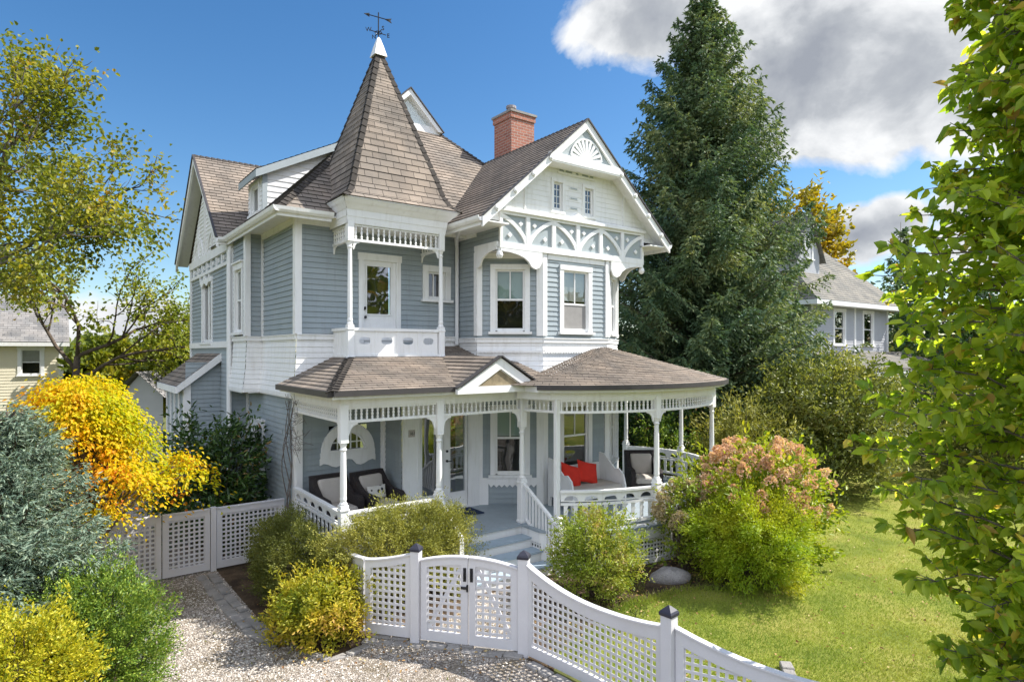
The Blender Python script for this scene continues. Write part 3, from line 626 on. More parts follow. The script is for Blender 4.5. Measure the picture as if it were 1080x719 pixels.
# eaves: soffit, fascia, gutters
t = MB(); t.box(xe+.03, XL, ye+.03, 15.46, ZE-.07, ZE-.045); t.box(XL, XW, ye+.03, Y2, ZE-.07, ZE-.045)
t.box(xe+.0, xe+.03, ye, 15.46, ZE-.16, ZE-.01); t.box(xe+.03, 4.3, ye, ye+.03, ZE-.16, ZE-.01); t.box(6.7, XW, ye, ye+.03, ZE-.16, ZE-.01)
t.box(GX-2.74, GX-2.71, 9.96, 11.5, ZE-.17, ZE-.01); t.box(GX+2.71, GX+2.74, 9.96, 11.5, ZE-.17, ZE-.01)
t.fbox(F_left, 20-14.2+.1, F_left.w, ZE-.19, ZE-.07, 0, .05); t.fbox(F_up, 0, .7, ZE-.19, ZE-.07, 0, .05); t.fbox(F_side, 0, F_side.w, ZE-.17, ZE-.07, 0, .04)
t.box(3.12, 3.6, 15.42, 15.46, ZE-.16, ZE-.01)
build_parts(t, 'eave_fascia', M['white'], H)
gt = MB()
def gutter(mb, a, b_, n):
    a, b_, n = Vector(a), Vector(b_), Vector(n); prof = [(0, -.10), (.05, -.10), (.085, -.06), (.10, 0), (.085, 0), (.07, -.05), (.04, -.085), (0, -.085)]
    mb.prism([a+n*x+V(0, 0, z) for x, z in prof], b_-a)
gutter(gt, (xe, 15.6, ZE), (xe, ye-.1, ZE), (-1, 0, 0)); gutter(gt, (xe-.1, ye, ZE), (4.32, ye, ZE), (0, -1, 0)); gutter(gt, (GX-2.74, 11.4, ZE), (GX-2.74, 9.95, ZE), (-1, 0, 0)); gutter(gt, (3.1, 15.43, ZE), (3.5, 15.43, ZE), (0, -1, 0)); gutter(gt, (GX+2.74, 9.95, ZE), (GX+2.74, 11.4, ZE), (1, 0, 0))
build_parts(gt, 'eave_gutter', M['white'], H)

# ------------------------------------------------------------------ turret and balcony
TX, TY = 5.51, 12.07; prof = [(1.25, 6.78), (1.10, 6.90), (.99, 7.12), (.915, 7.40), (.06, 10.12)]
b = MB()
for ax in range(4):
    c, s_ = [(0, -1), (1, 0), (0, 1), (-1, 0)][ax]
    U = V(-s_, c, 0) if True else None
    for (h0, z0), (h1, z1) in zip(prof, prof[1:]):
        q = [V(TX, TY, z0)+V(c, s_, 0)*h0-U*h0, V(TX, TY, z0)+V(c, s_, 0)*h0+U*h0, V(TX, TY, z1)+V(c, s_, 0)*h1+U*h1, V(TX, TY, z1)+V(c, s_, 0)*h1-U*h1]
        courses(b, q, U, V(-c*(h0-h1), -s_*(h0-h1), z1-z0), .145, .009, uo=ax*3.3)
b.build('turret_roof', M['tan'], H)
for sx, sy in ((-1, -1), (1, -1), (-1, 1), (1, 1)):
    for (h0, z0), (h1, z1) in zip(prof, prof[1:]):
        k = (h0-h1)/(z1-z0); caps(hp, (TX+sx*h0, TY+sy*h0, z0), (TX+sx*h1, TY+sy*h1, z1), (sx, 0, k), (0, sy, k), w=.10, step=.17, th=.014)
hp.build('hip_shingles', M['tan'], H)
t = MB(); t.lathe(TX, TY, [(.16*1.2, 10.05), (.10*1.2, 10.25), (.05, 10.42), (.02, 10.46)], 4, PI/4); t.build('spire_cap', M['white'], H)
wv = MB(); wv.tube([(TX, TY, 10.4), (TX, TY, 10.98)], .012, 6); wo = wv.build('weather_vane', M['black'], H)
a = MB(); dv = V(-1, .1, .0).normalized(); ct = V(TX, TY, 10.88)
a.tube([ct-dv*.22, ct+dv*.24], .010, 6); sd = V(0, 0, 1)
a.prism([ct+dv*.31, ct+dv*.19+sd*.04, ct+dv*.19-sd*.04], dv.cross(sd)*.01); a.prism([ct-dv*.12, ct-dv*.29+sd*.05, ct-dv*.26, ct-dv*.29-sd*.05], dv.cross(sd)*.01)
a.build('arrow', M['black'], wo)
a = MB()
for dx, dy in ((1, 0), (0, 1)): a.tube([(TX-dx*.17, TY-dy*.17, 10.56), (TX+dx*.17, TY+dy*.17, 10.56)], .009, 6)
for r_ in (0.07,): a.tube([(TX+r_*math.cos(q), TY+r_*math.sin(q), 10.56) for q in np.linspace(0, 2*PI, 13)], .008, 5)
a.build('compass_arms', M['black'], wo)
for ch, dx, dy in (('N', 0, 1), ('S', 0, -1), ('E', 1, 0), ('W', -1, 0)):
    fc = bpy.data.curves.new('compass_letter', 'FONT'); fc.body = ch; fc.size = .12; fc.extrude = .008; fc.align_x = 'CENTER'; fc.align_y = 'CENTER'
    to = bpy.data.objects.new('compass_letter', fc); COL.objects.link(to); me = bpy.data.meshes.new_from_object(to); bpy.data.objects.remove(to)
    for v_ in me.vertices: v_.co = V(TX+dx*.22+v_.co.x*.8-v_.co.z*.6, TY+dy*.22-v_.co.x*.6-v_.co.z*.8, 10.56+v_.co.y)
    link('compass_letter', me, M['black'], wo)
BX0, BX1, BY = 4.42, 6.49, 11.03
b = MB()
for (x0, y0, x1, y1, X0, Y0, X1, Y1) in ((BX0, BY, BX1, BY, TX-1.22, TY-1.22, TX+1.22, TY-1.22), (BX0, Y2, BX0, BY, TX-1.22, Y2, TX-1.22, TY-1.22), (BX1, BY, BX1, Y2, TX+1.22, TY-1.22, TX+1.22, Y2)):
    z0, zm, z1 = 6.32, 6.58, 6.755; m0 = (x0*.8+X0*.2, y0*.8+Y0*.2); m1 = (x1*.8+X1*.2, y1*.8+Y1*.2); U = V(x1-x0, y1-y0, 0)
    courses(b, [(x0, y0, z0), (x1, y1, z0), (*m1, zm), (*m0, zm)], U, V(m0[0]-x0, m0[1]-y0, zm-z0), .13, .008)
    courses(b, [(*m0, zm), (*m1, zm), (X1, Y1, z1), (X0, Y0, z1)], U, V(X0-m0[0], Y0-m0[1], z1-zm), .13, .008)
    b.box(min(X0, X1)-.012, max(X0, X1)+.012, min(Y0, Y1)-.012, max(Y0, Y1)+.012, 6.755, 6.78)
b.box(BX0+.05, BX1-.05, BY+.05, Y2, 6.34, 6.36)
b.build('turret_flare', M['white'], H)
def turned_post(x, y, z0, z1, bh, th, w, parent=H, name='porch_post', r=.047):
    p = MB(); h = w/2
    p.box(x-h, x+h, y-h, y+h, z0, z0+bh); p.box(x-h-.012, x+h+.012, y-h-.012, y+h+.012, z0+bh-.09, z0+bh-.06); p.box(x-h-.012, x+h+.012, y-h-.012, y+h+.012, z0+.0, z0+.05)
    a, c = z0+bh, z1-th; L = c-a
    p.lathe(x, y, [(h*.9, a), (h*1.02, a+.02), (h*.7, a+.05), (h*.85, a+.09), (r*1.12, a+.13), (r*1.15, a+L*.3), (r, a+L*.75), (r*.92, c-.16), (r*1.3, c-.13), (r*.9, c-.10), (r*1.25, c-.05), (h*.95, c-.01), (h*.95, c)], 10)
    p.box(x-h, x+h, y-h, y+h, c, z1); p.lathe(x, y, [(h*1.41, c-.03), (h*1.41, c)], 4, PI/4)
    return p.build(name, M['white'], parent, bevel=.006)
def spindles(mb, path, s0, s1, z0, z1, gap=.095, r=.02, n=6):
    k = max(1, int(round((s1-s0)/gap))); h = z1-z0
    for i in range(k):
        q = path.at(s0+(i+.5)*(s1-s0)/k)
        mb.lathe(q.x, q.y, [(r*.9, z0), (r*.9, z0+h*.14), (r*1.25, z0+h*.2), (r*.6, z0+h*.3), (r*1.15, z0+h*.5), (r*.6, z0+h*.7), (r*1.25, z0+h*.8), (r*.9, z0+h*.86), (r*.9, z1)], n)
def frieze(path, s0, s1, z0, zt, name='spindle_frieze', parent=H, step=.15, gap=.095):
    f = MB(); f.sweep(path, s0, s1, z0, z0+.045, -.03, .03, step); f.sweep(path, s0, s1, zt-.045, zt, -.03, .03, step); spindles(f, path, s0, s1, z0+.045, zt-.045, gap)
    return f.build(name, M['white'], parent)
def post_bracket(mb, P, s, sg, z, w=.17, h=.2):   # quarter-round knee between post and rail
    pts = [(0, 0), (w, 0), (w*.95, -h*.14), (w*.6, -h*.2), (w*.33, -h*.45), (w*.2, -h*.8), (w*.12, -h), (0, -h)]
    a = [P.p(s+sg*x, z+v, .015) for x, v in pts]; n, _ = P.nor(s); mb.prism(a, n*-.03)
bp = Path([(4.49, Y2), (4.49, 11.08), (6.42, 11.08), (6.42, Y2)])
L1, L2 = Path([(4.49, Y2), (4.49, 11.08)]), Path([(4.49, 11.08), (6.42, 11.08)]); L3 = Path([(6.42, 11.08), (6.42, Y2)])
for P_, a, c in ((L1, 0, L1.L-.06), (L2, .06, L2.L-.06), (L3, .06, L3.L)): frieze(P_, a, c, 6.0, 6.33, 'balcony_frieze', gap=.115)
turned_post(4.49, 11.08, 3.83, 6.36, .62, .34, .125, name='balcony_post', r=.04); turned_post(6.42, 11.08, 3.83, 6.36, .62, .34, .125, name='balcony_post', r=.04)
t = MB()
for P_, s_, sg in ((L1, 0.01, 1), (L1, L1.L-.06, -1), (L2, .06, 1), (L2, L2.L-.06, -1), (L3, .06, 1), (L3, L3.L-.01, -1)): post_bracket(t, P_, s_, sg, 6.0, .13, .15)
build_parts(t, 'balcony_bracket', M['white'], H)
t = MB(); pz0, pz1 = 3.84, 4.40
def oval(cu, cv, a, b_, n=16): return [(cu+a*math.copysign(abs(math.cos(2*PI*k/n))**.7, math.cos(2*PI*k/n)), cv+b_*math.copysign(abs(math.sin(2*PI*k/n))**.7, math.sin(2*PI*k/n))) for k in range(n)]
n = 4; a0 = .063; cw = (L2.L-.126)/n
for k in range(n):
    u0, u1 = a0+k*cw+.018, a0+(k+1)*cw-.018; t.plate_hole(L2.p, u0, u1, pz0+.06, pz1-.06, oval((u0+u1)/2, 4.16, .115, .068), -.012, .012)
    if k: t.sweep(L2, a0+k*cw-.02, a0+k*cw+.02, pz0, pz1-.04, -.022, .022)
for P_ in (L1, L3):
    t.sweep(P_, .0, P_.L-.06 if P_ is L1 else P_.L, pz0, pz1-.05, -.012, .012)
    for x in (.22, .45, .68): t.sweep(P_, x-.015, x+.015, pz0, pz1-.05, -.02, .02)
for P_, s0, s1 in ((L1, 0, L1.L), (L2, 0, L2.L), (L3, 0, L3.L)):
    t.sweep(P_, s0, s1, pz1-.055, pz1, -.045, .045); t.sweep(P_, s0, s1, pz0-.04, pz0+.06, -.03, .035)
t.build('balcony_parapet', M['white'], H)
fl = MB(); fl.box(4.45, 6.46, 11.05, Y2, 3.80, 3.835); fl.build('balcony_floor', M['deck'], H)

# ------------------------------------------------------------------ chimney
ch = MB(); cx0, cx1, cy0, cy1 = 10.0, 10.78, 13.5, 14.3
for Fq in (Fr((cx0, cy0), (cx1, cy0)), Fr((cx0, cy1), (cx0, cy0)), Fr((cx1, cy0), (cx1, cy1)), Fr((cx1, cy1), (cx0, cy1))):
    ch.face([Fq.p(0, 7.5), Fq.p(Fq.w, 7.5), Fq.p(Fq.w, 10.4), Fq.p(0, 10.4)], [(0, 0), (Fq.w, 0), (Fq.w, 2.9), (0, 2.9)])
    ch.face([Fq.p(-.03, 10.25, .03), Fq.p(Fq.w+.03, 10.25, .03), Fq.p(Fq.w+.03, 10.4, .03), Fq.p(-.03, 10.4, .03)], [(0, 0), (Fq.w, 0), (Fq.w, .15), (0, .15)])
    ch.face([Fq.p(0, 10.25, 0), Fq.p(Fq.w, 10.25, 0), Fq.p(Fq.w+.03, 10.25, .03), Fq.p(-.03, 10.25, .03)], [(0, 0), (Fq.w, 0), (Fq.w, .03), (0, .03)])
co = ch.build('chimney', M['brick'], H)
q = MB(); q.box(cx0-.06, cx1+.06, cy0-.06, cy1+.06, 10.4, 10.46); q.build('chimney_cap', M['stone'], co)
q = MB(); q.lathe(10.25, 13.85, [(.11, 10.46), (.11, 10.62), (.14, 10.63), (.14, 10.70), (.03, 10.74)], 10); q.build('flue', M['rock'], co)
# ------------------------------------------------------------------ wraparound porch
EC, EA, EB = (9.75, 10.4), 3.15, 2.55
def ell(th, k=0.): return (EC[0]+(EA+k)*math.cos(th), EC[1]+(EB+k)*math.sin(th))
PX, PY = 3.72, 9.45
th0, th1 = R(-143), R(40)
ths = [th0+(th1-th0)*k/48 for k in range(49)]
def porch_outline(k):      # left wall -> front-left corner -> entry -> round end -> right wall
    pts = [(PX-k, 11.86), (PX-k, PY-k)]
    e = [ell(t, k) for t in ths]
    e = [p for p in e if p[1] < PY-k or p[0] > 9]
    return pts + [(e[0][0], PY-k)]*(1 if e[0][1] < PY-k-.02 else 0) + e
dk = MB(); o = porch_outline(.10); back = [(XR, 12.2), (XR, 11.12), C3, C2, C1, (XW, YD), (5.56, YD), (5.56, Y2), (PX-.1, Y2)]
poly = o+[(12.6, 12.2)]+back
dk.prism([(x, y, ZD-.04) for x, y in poly], (0, 0, .04)); dk.build('porch_deck', M['deck'], H)
sk = MB(); pth = Path(porch_outline(.04))
sk.sweep(pth, 0, pth.L, ZD-.24, ZD-.04, -.03, .03); sk.sweep(pth, 0, pth.L, 0.0, .1, -.03, .03)
for k in range(20):
    s_ = pth.L*k/19.; 
    if not (4.2 < s_ < 6.1): sk.sweep(pth, max(0, s_-.09), min(pth.L, s_+.09), .1, ZD-.24, -.02, .034)
sk.build('porch_skirt_frame', M['white'], H)
def lattice(mb, path, s0, s1, zb, zt, pitch=.085, w=.042, d=0., th=.012):
    ft = zt if callable(zt) else (lambda t: zt); n = max(1, int((s1-s0)/pitch)); p = (s1-s0)/n
    for k in range(n+1):
        s_ = s0+k*p; a, c = max(s0, s_-w/2), min(s1, s_+w/2)
        if c-a > .004: mb.sweep(path, a, c, zb, (lambda t: ft(t)), d, d+th*.5)
    z = zb+pitch*.5; top = max(ft(s0+(s1-s0)*k/20) for k in range(21))
    while z < top:
        ok = [(s0+(s1-s0)*k/40) for k in range(41) if ft(s0+(s1-s0)*k/40) > z]
        runs = []
        for s_ in ok:
            if runs and s_-runs[-1][1] < (s1-s0)/40*1.5: runs[-1][1] = s_
            else: runs.append([s_, s_])
        for a, c in runs:
            if c-a > .05: mb.sweep(path, a, c, z-w/2, z+w/2, d+th*.5+.001, d+th, (s1-s0)/12)
        z += pitch
sk = MB(); lattice(sk, pth, .0, 4.15, .1, ZD-.24, .075, .034, -.01); lattice(sk, pth, 6.2, pth.L, .1, ZD-.24, .075, .034, -.01); sk.build('porch_skirt_lattice', M['white'], H)
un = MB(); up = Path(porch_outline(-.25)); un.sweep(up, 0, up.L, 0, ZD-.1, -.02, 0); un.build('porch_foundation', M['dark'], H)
# beam and ceiling
P_l = Path([(PX, Y2-.05), (PX, PY)]); P_f1 = Path([(PX, PY), (5.44, PY)]); P_f2 = Path([(5.44, PY), (7.25, PY)]); P_e = Path([(7.25, PY)]+[ell(t) for t in ths[2:]])
bm = MB(); ZF0, ZF1 = 2.83, 3.08
P_b = Path([(PX, Y2), (PX, PY), (7.1, PY)]); P_be = Path([(7.05, PY)]+[ell(t) for t in ths[1:]])
bm.box(PX-.06, PX+.06, PY-.06, Y2, ZF1, 3.24); bm.box(PX+.06, 7.2, PY-.06, PY+.06, ZF1, 3.24); bm.sweep(P_be, 0.1, P_be.L, ZF1, 3.24, -.06, .06)
bm.build('porch_beam', M['white'], H)
EV = 3.30; eo = porch_outline(.27)
cl = MB(); cl.face([(x, y, 3.235) for x, y in eo+[(12.3, 12.6)]+back]); 
ep = Path(eo); cl.sweep(ep, 0, ep.L, EV-.075, EV+.035, -.03, 0); cl.build('porch_ceiling', M['white'], H)
gd = MB(); gp = porch_outline(.27)
i_e = max(i for i, p in enumerate(gp) if abs(p[1]-(PY-.27)) < 1e-6)
A = Path(gp[:2]); B = Path([gp[1], (5.62, gp[1][1])]); Cc = Path(gp[i_e+1:-6]); Cw = Path(gp[-7:])
gd.sweep(A, 0, A.L+.05, EV-.04, EV+.055, 0, .08); gd.sweep(B, -.0, B.L, EV-.03, EV+.055, 0, .06); gd.sweep(Cc, 0, Cc.L*.8, EV-.03, EV+.055, 0, .07); gd.build('porch_gutter', M['metal'], H)
gd = MB(); gd.sweep(Cc, Cc.L*.8, Cc.L, EV-.03, EV+.055, 0, .07); gd.sweep(Cw, 0, Cw.L, EV-.03, EV+.055, 0, .07); gd.build('porch_gutter', M['white'], H)
# porch roof: left hip, front slope, round fan
b = MB(); k_ = .30; ex, ey = PX-k_, PY-k_; rz = 3.345
courses(b, [(ex, Y2, rz), (ex, ey, rz), (4.49, 11.08, 3.86), (4.49, Y2, 3.86)], (0, -1, 0), (1.07, 0, .515), .12, .015)
sl_ = (3.86-rz)/(11.08-ey)
courses(b, [(ex, ey, rz), (8.0, ey, rz), (8.0, 11.08, 3.86), (4.49, 11.08, 3.86)], (1, 0, 0), (0, 1, sl_), .12, .015)
courses(b, [(6.42, 11.08, 3.86), (7.6, 11.08, 3.86), (7.6, Y2, 3.86+sl_*.82), (6.42, Y2, 3.86+sl_*.82)], (1, 0, 0), (0, 1, sl_), .12, .015)
apx = V(10.35, 10.5, 4.10); rim = [ell(R(-152)+(R(75)+R(152))*k/56, k_+.01) for k in range(57)]
run = 0.
for p, q in zip(rim, rim[1:]):
    a, c = V(*p, rz), V(*q, rz); U = c-a
    courses(b, [a, c, apx], U, apx-(a+c)*.5, .12, .014, uo=run); run += U.length
b.build('porch_roof', M['tan'], H)
caps(hp := MB(), (ex, ey, rz), (4.49, 11.08, 3.86), (0, -.27, 1), (-.48, 0, 1), w=.10); hp.build('porch_hip_shingles', M['tan'], H)
# little pediment over the steps
pc, ph_, pb_, pt_ = 6.47, .88, EV-.0, 3.83; F_p = Fr((5, ey-.06), (8, ey-.06)); pu = pc-5
b = MB()
for sg in (-1, 1):
    p0, p1 = (pc+sg*(ph_+.03), ey-.1, pb_+.02), (pc, ey-.1, pt_+.04); q0, q1 = (pc+sg*(ph_+.03), ey+.1, pb_+.02), (pc, ey+2.1, pt_+.04)
    pts = [p0, p1, q1, q0] if sg > 0 else [p0, q0, q1, p1]; pts = [p0, q0, q1, p1]
    U = V(0, 1, 0)*(1 if sg > 0 else -1); W = V(-sg*ph_, 0, pt_-pb_); courses(b, pts, U, W, .12, .014)
po = b.build('entry_pediment_roof', M['tan'], H)
t = MB(); t.fprism(F_p, [(pu-ph_, pb_), (pu+ph_, pb_), (pu, pt_)], -.08, .0); t.fbox(F_p, pu-ph_-.02, pu+ph_+.02, pb_-.07, pb_+.05, -.03, .05)
for sg in (-1, 1): t.fprism(F_p, [(pu, pt_+.015), (pu+sg*(ph_+.02), pb_+.0), (pu+sg*(ph_-.30), pb_+.0), (pu, pt_-.18)][::(1 if sg < 0 else -1)], .001, .045)
t.build('entry_pediment', M['white'], H)
t = MB(); t.fprism(F_p, [(pu-.45, pb_+.055), (pu+.45, pb_+.055), (pu, pb_+.33)], .0, .012); t.build('pediment_inset', M['goldpanel'], H)
t = MB()
for sg in (-1, 1): t.bar(F_p.p(pu, pt_+.05, .03), F_p.p(pu+sg*(ph_+.05), pb_+.035, .03), .12, .025)
t.build('pediment_edge', M['metal'], H)
# posts
posts = [((PX, PY), .135), ((5.44, PY), .135), ((7.25, PY), .135)]
for (x, y), w in posts: turned_post(x, y, ZD, ZF1+.05, .84, .58, w)
for a in (-99, -42, -5, 30): turned_post(*ell(R(a)), ZD, ZF1+.05, .84, .40, .135)
q = MB(); x, y = ell(R(-137)); q.box(x-.045, x+.045, y-.045, y+.045, ZD, ZF1+.04); q.build('slim_porch_post', M['white'], H, bevel=.006)
for P_, a, c in ((P_l, .05, P_l.L-.07), (P_f1, .07, P_f1.L-.07), (P_f2, .07, P_f2.L-.07), (P_e, .08, P_e.L)): frieze(P_, a, c, ZF0, ZF1+.01, step=.12)
t = MB()
for P_, s_, sg in ((P_l, P_l.L-.07, -1), (P_f1, .07, 1), (P_f1, P_f1.L-.07, -1), (P_f2, .07, 1), (P_f2, P_f2.L-.07, -1)): post_bracket(t, P_, s_, sg, ZF0)
def s_of(P_, xy):
    best = min(range(400), key=lambda k: (P_.at(P_.L*k/399).xy-Vector(xy)).length); return P_.L*best/399
for a in (-99, -42, -5):
    s_ = s_of(P_e, ell(R(a))); post_bracket(t, P_e, s_-.067, -1, ZF0); post_bracket(t, P_e, s_+.067, 1, ZF0)
build_parts(t, 'post_bracket', M['white'], H)
# railings: half-moon cut board over flat sawn balusters
def half_moon(cu, zb, r, n=10): return [(cu+r, zb)] + [(cu+r*math.cos(PI*k/n), zb+r*.62*math.sin(PI*k/n)+.012) for k in range(n+1)] + [(cu-r, zb)]
def railing(P_, s0, s1, cell=.40, name='porch_railing', z0=ZD+.10, zt=ZD+.72):
    r = MB(); n = max(1, int(round((s1-s0)/cell))); c = (s1-s0)/n; zm = zt-.23
    r.sweep(P_, s0, s1, zt-.04, zt, -.045, .045, .12); r.sweep(P_, s0, s1, zm-.045, zm, -.02, .02, .12); r.sweep(P_, s0, s1, z0, z0+.05, -.03, .03, .12); r.sweep(P_, s0, s1, ZD, ZD+.03, -.04, .045, .12)
    for k in range(n):
        u0 = s0+k*c; r.plate_hole(P_.p, u0, u0+c, zm, zt-.04, half_moon(u0+c/2, zm+.045, c*.33), -.010, .010)
        for j in range(2):
            w = c/2; x = u0+j*w; prof = [(.0, z0+.05), (.068, z0+.05), (.068, z0+.20), (.085, z0+.25), (.06, z0+.29), (.085, z0+.33), (.068, zm-.045), (0, zm-.045)]
            pts = [P_.p(x+w*.5-.034*0+u-.04, z, .009) for u, z in prof]; nn, _ = P_.nor(x+w*.5); r.prism(pts, nn*-.018)
    return r.build(name, M['white'], H)
railing(P_l, .06, P_l.L-.07, .40); railing(P_f1, .07, P_f1.L-.07, .40)
sp_ = s_of(P_e, ell(R(-137)))
ps = [sp_]+[s_of(P_e, ell(R(a))) for a in (-99, -42, -5, 30)]
for a, c in zip(ps, ps[1:]): railing(P_e, a+.05, c-.07, .36)
# steps and stair rail
st = MB(); tr = MB(); n = 4; x0, x1 = 5.50, 7.20; rise = ZD/n; run_ = .29
for k in range(1, n):
    z = ZD-rise*k; y1 = PY-.10-run_*(k-1); y0 = y1-run_
    st.box(x0, x1, y0+.03, y1, 0, z-.035); tr.box(x0-.02, x1+.02, y0, y1+.0, z-.033, z)
so = st.build('porch_steps', M['white'], H); tr.build('step_treads', M['step'], so)
r = MB(); y0, y1 = PY-.10, 8.40
for xs in (7.25,):
    za, zb_ = ZD+.76, .86
    r.bar((xs, y0+.08, za), (xs, y1, zb_), .06, .045); r.bar((xs, y0, ZD+.10), (xs, y1, .22), .045, .045)
    for k in range(10):
        f = (k+.5)/10; y = y0+(y1-y0)*f; za_, zb2 = za+(zb_-za)*f, ZD+.10+(.22-ZD-.10)*f; r.box(xs-.011, xs+.011, y-.024, y+.024, zb2, za_)
    r.build('stair_railing', M['white'], H)
    q = MB(); q.box(xs-.05, xs+.05, y1-.09, y1+.01, 0, .92); q.lathe(xs, y1-.04, [(.06, .92), (.03, .95), (.055, .99), (.05, 1.03), (.01, 1.06)], 10); q.build('newel_post', M['white'], H)
r = MB(); r.bar((5.42, y0+.08, ZD+.78), (5.42, y1+.35, .95), .06, .045); r.box(5.38, 5.46, y1+.27, y1+.36, 0, .95)
for k in range(6): f = (k+.5)/6; y = y0+(y1+.35-y0)*f; r.box(5.41, 5.43, y-.02, y+.02, ZD-.5*f, ZD+.78+(.95-ZD-.78)*f)
r.build('stair_railing', M['white'], H)
# bare climbing vine on the left corner board
vn = MB()
for k in range(5):
    x, y = XL-.08-.02*k, 11.95+.03*k; pts = []
    for i in range(14): pts.append((x+.05*math.sin(i*.9+k), y+.07*math.cos(i*.7+2*k)-(.06*max(0, i-9) if k % 2 else 0), .1+i*.225))
    vn.tube(pts, [.014-.0006*i for i in range(14)], 5)
for k in range(120):
    z = 2.1+random.random()*1.0; p = V(XL-.1+random.gauss(0, .05), 11.9+random.gauss(0, .12)-.3*(random.random() < .35), z); q = p+V(random.gauss(0, .06), random.gauss(0, .12), random.gauss(0, .1)); vn.tube([p, q], .004, 3)
vo = vn.build('climbing_vine', M['barkgrey']); tag(vo, 'bare brown climbing vine on the white corner board at the left end of the porch', 'vine')

# ------------------------------------------------------------------ porch furniture
def loc(o, x, y, a, z=ZD):
    c, s_ = math.cos(a), math.sin(a); return lambda px, py, pz: (x+px*c-py*s_, y+px*s_+py*c, z+pz)
def lbox(mb, T, x0, x1, y0, y1, z0, z1, ta=0.):     # ta leans the top backwards
    mb.hexa([T(x0, y0, z0), T(x1, y0, z0), T(x1, y1, z0), T(x0, y1, z0)], [T(x0, y0+ta, z1), T(x1, y0+ta, z1), T(x1, y1+ta, z1), T(x0, y1+ta, z1)])
def pad(name, T, x0, x1, y0, y1, z0, z1, m, parent=None, ta=0.):
    b = MB(); lbox(b, T, x0, x1, y0, y1, z0, z1, ta); o = b.build(name, m, parent, smooth=True); bv = o.modifiers.new('soft', 'BEVEL'); bv.width = min(.05, (z1-z0)*.4, abs(y1-y0)*.45); bv.segments = 3; return o
def armchair(x, y, a, label, group):
    T = loc(None, x, y, a); r = empty('wicker_armchair', (x, y, ZD), label, 'armchair', group); w = .36
    b = MB(); lbox(b, T, -w+.08, w-.08, -.34, .30, .10, .27); b.build('seat_frame', M['wicker'], r)
    b = MB(); lbox(b, T, -w, w, .26, .35, .10, .92, .10); b.build('backrest', M['wicker'], r)
    for s_ in (-1, 1):
        b = MB(); pts = [(-.38, .10), (-.38, .52), (-.30, .585), (.02, .60), (.22, .74), (.36, .90), (.36, .10)]
        x_a, x_b = (s_*w, s_*(w-.10)); q = [T(x_a, p, z) for p, z in pts]; q2 = [T(x_b, p, z) for p, z in pts]; n = len(pts)
        b.mesh(q+q2, [tuple(range(n)), tuple(range(2*n-1, n-1, -1))]+[(i, (i+1) % n, n+(i+1) % n, n+i) for i in range(n)]); b.build('armrest', M['wicker'], r)
        for y_ in (-.34, .30):
            b = MB(); lbox(b, T, s_*(w-.05)-.03, s_*(w-.05)+.03, y_-.03, y_+.03, 0, .12); b.build('leg', M['wicker'], r)
    pad('seat_cushion', T, -w+.105, w-.105, -.37, .26, .27, .42, M['cushion'], r); pad('back_cushion', T, -w+.11, w-.11, .13, .25, .40, .86, M['cushion'], r, .10)
    return T
G1 = 'dark wicker armchairs on the porch'
armchair(4.30, 11.22, R(4), 'dark wicker armchair with plain beige cushions under the half-round window', G1)
T2 = armchair(5.08, 11.12, R(10), 'dark wicker armchair with a patterned pillow, next to the front door', G1)
T3 = armchair(11.0, 9.75, R(-35), 'dark wicker armchair with beige cushion at the round end of the porch', G1)
def pillow(name, T, cx, cy, cz, w, h, lean, rot, m, label, cat, group=None, dots=False):
    vs = []; fs = []; n = 12
    for sd in (-1, 1):
        for i in range(n+1):
            for j in range(n+1):
                u, v = i/n*2-1, j/n*2-1; k = (1-abs(u)**2.6)*(1-abs(v)**2.6); d = .075*k**.5*sd; sq = 1-.07*(1-u*u)*abs(v)**4-.07*(1-v*v)*abs(u)**4
                px, pz = u*w/2*sq, v*h/2*sq; c, s_ = math.cos(rot), math.sin(rot); px, pz = px*c-pz*s_, px*s_+pz*c
                vs.append(T(cx+px, cy+d+lean*pz, cz+pz))
    for sd in (0, 1):
        o_ = sd*(n+1)**2
        for i in range(n):
            for j in range(n):
                q = (o_+i*(n+1)+j, o_+(i+1)*(n+1)+j, o_+(i+1)*(n+1)+j+1, o_+i*(n+1)+j+1); fs.append(q if sd == 0 else q[::-1])
    b = MB(); b.mesh(vs, fs); o = b.build(name, m, None, True); tag(o, label, cat, group); return o
md, nt, out = newmat('pillow_dots'); tc = nt.n('ShaderNodeTexCoord').outputs['Object']
vo_ = nt.n('ShaderNodeTexVoronoi', {'Vector': tc, 'Scale': 11.}).outputs[0]; nz = nt.n('ShaderNodeTexNoise', {'Vector': tc, 'Scale': 40.}).outputs[0]
colr = nt.mixc(1., nt.ramp(vo_, [(.36, (.03, .03, .03)), (.42, (.62, .60, .55))], 'LINEAR'), nt.ramp(nz, [(.3, (.9,)*3), (.7, (1.,)*3)]), 'MULTIPLY')
nt.t.links.new(nt.n('ShaderNodeBsdfPrincipled', {'Base Color': colr, 'Roughness': .9}).outputs[0], out.inputs[0])
pillow('patterned_pillow', T2, .0, .06, .55, .42, .26, .2, .0, md, 'small white pillow with black dots on the wicker armchair by the front door', 'pillow')
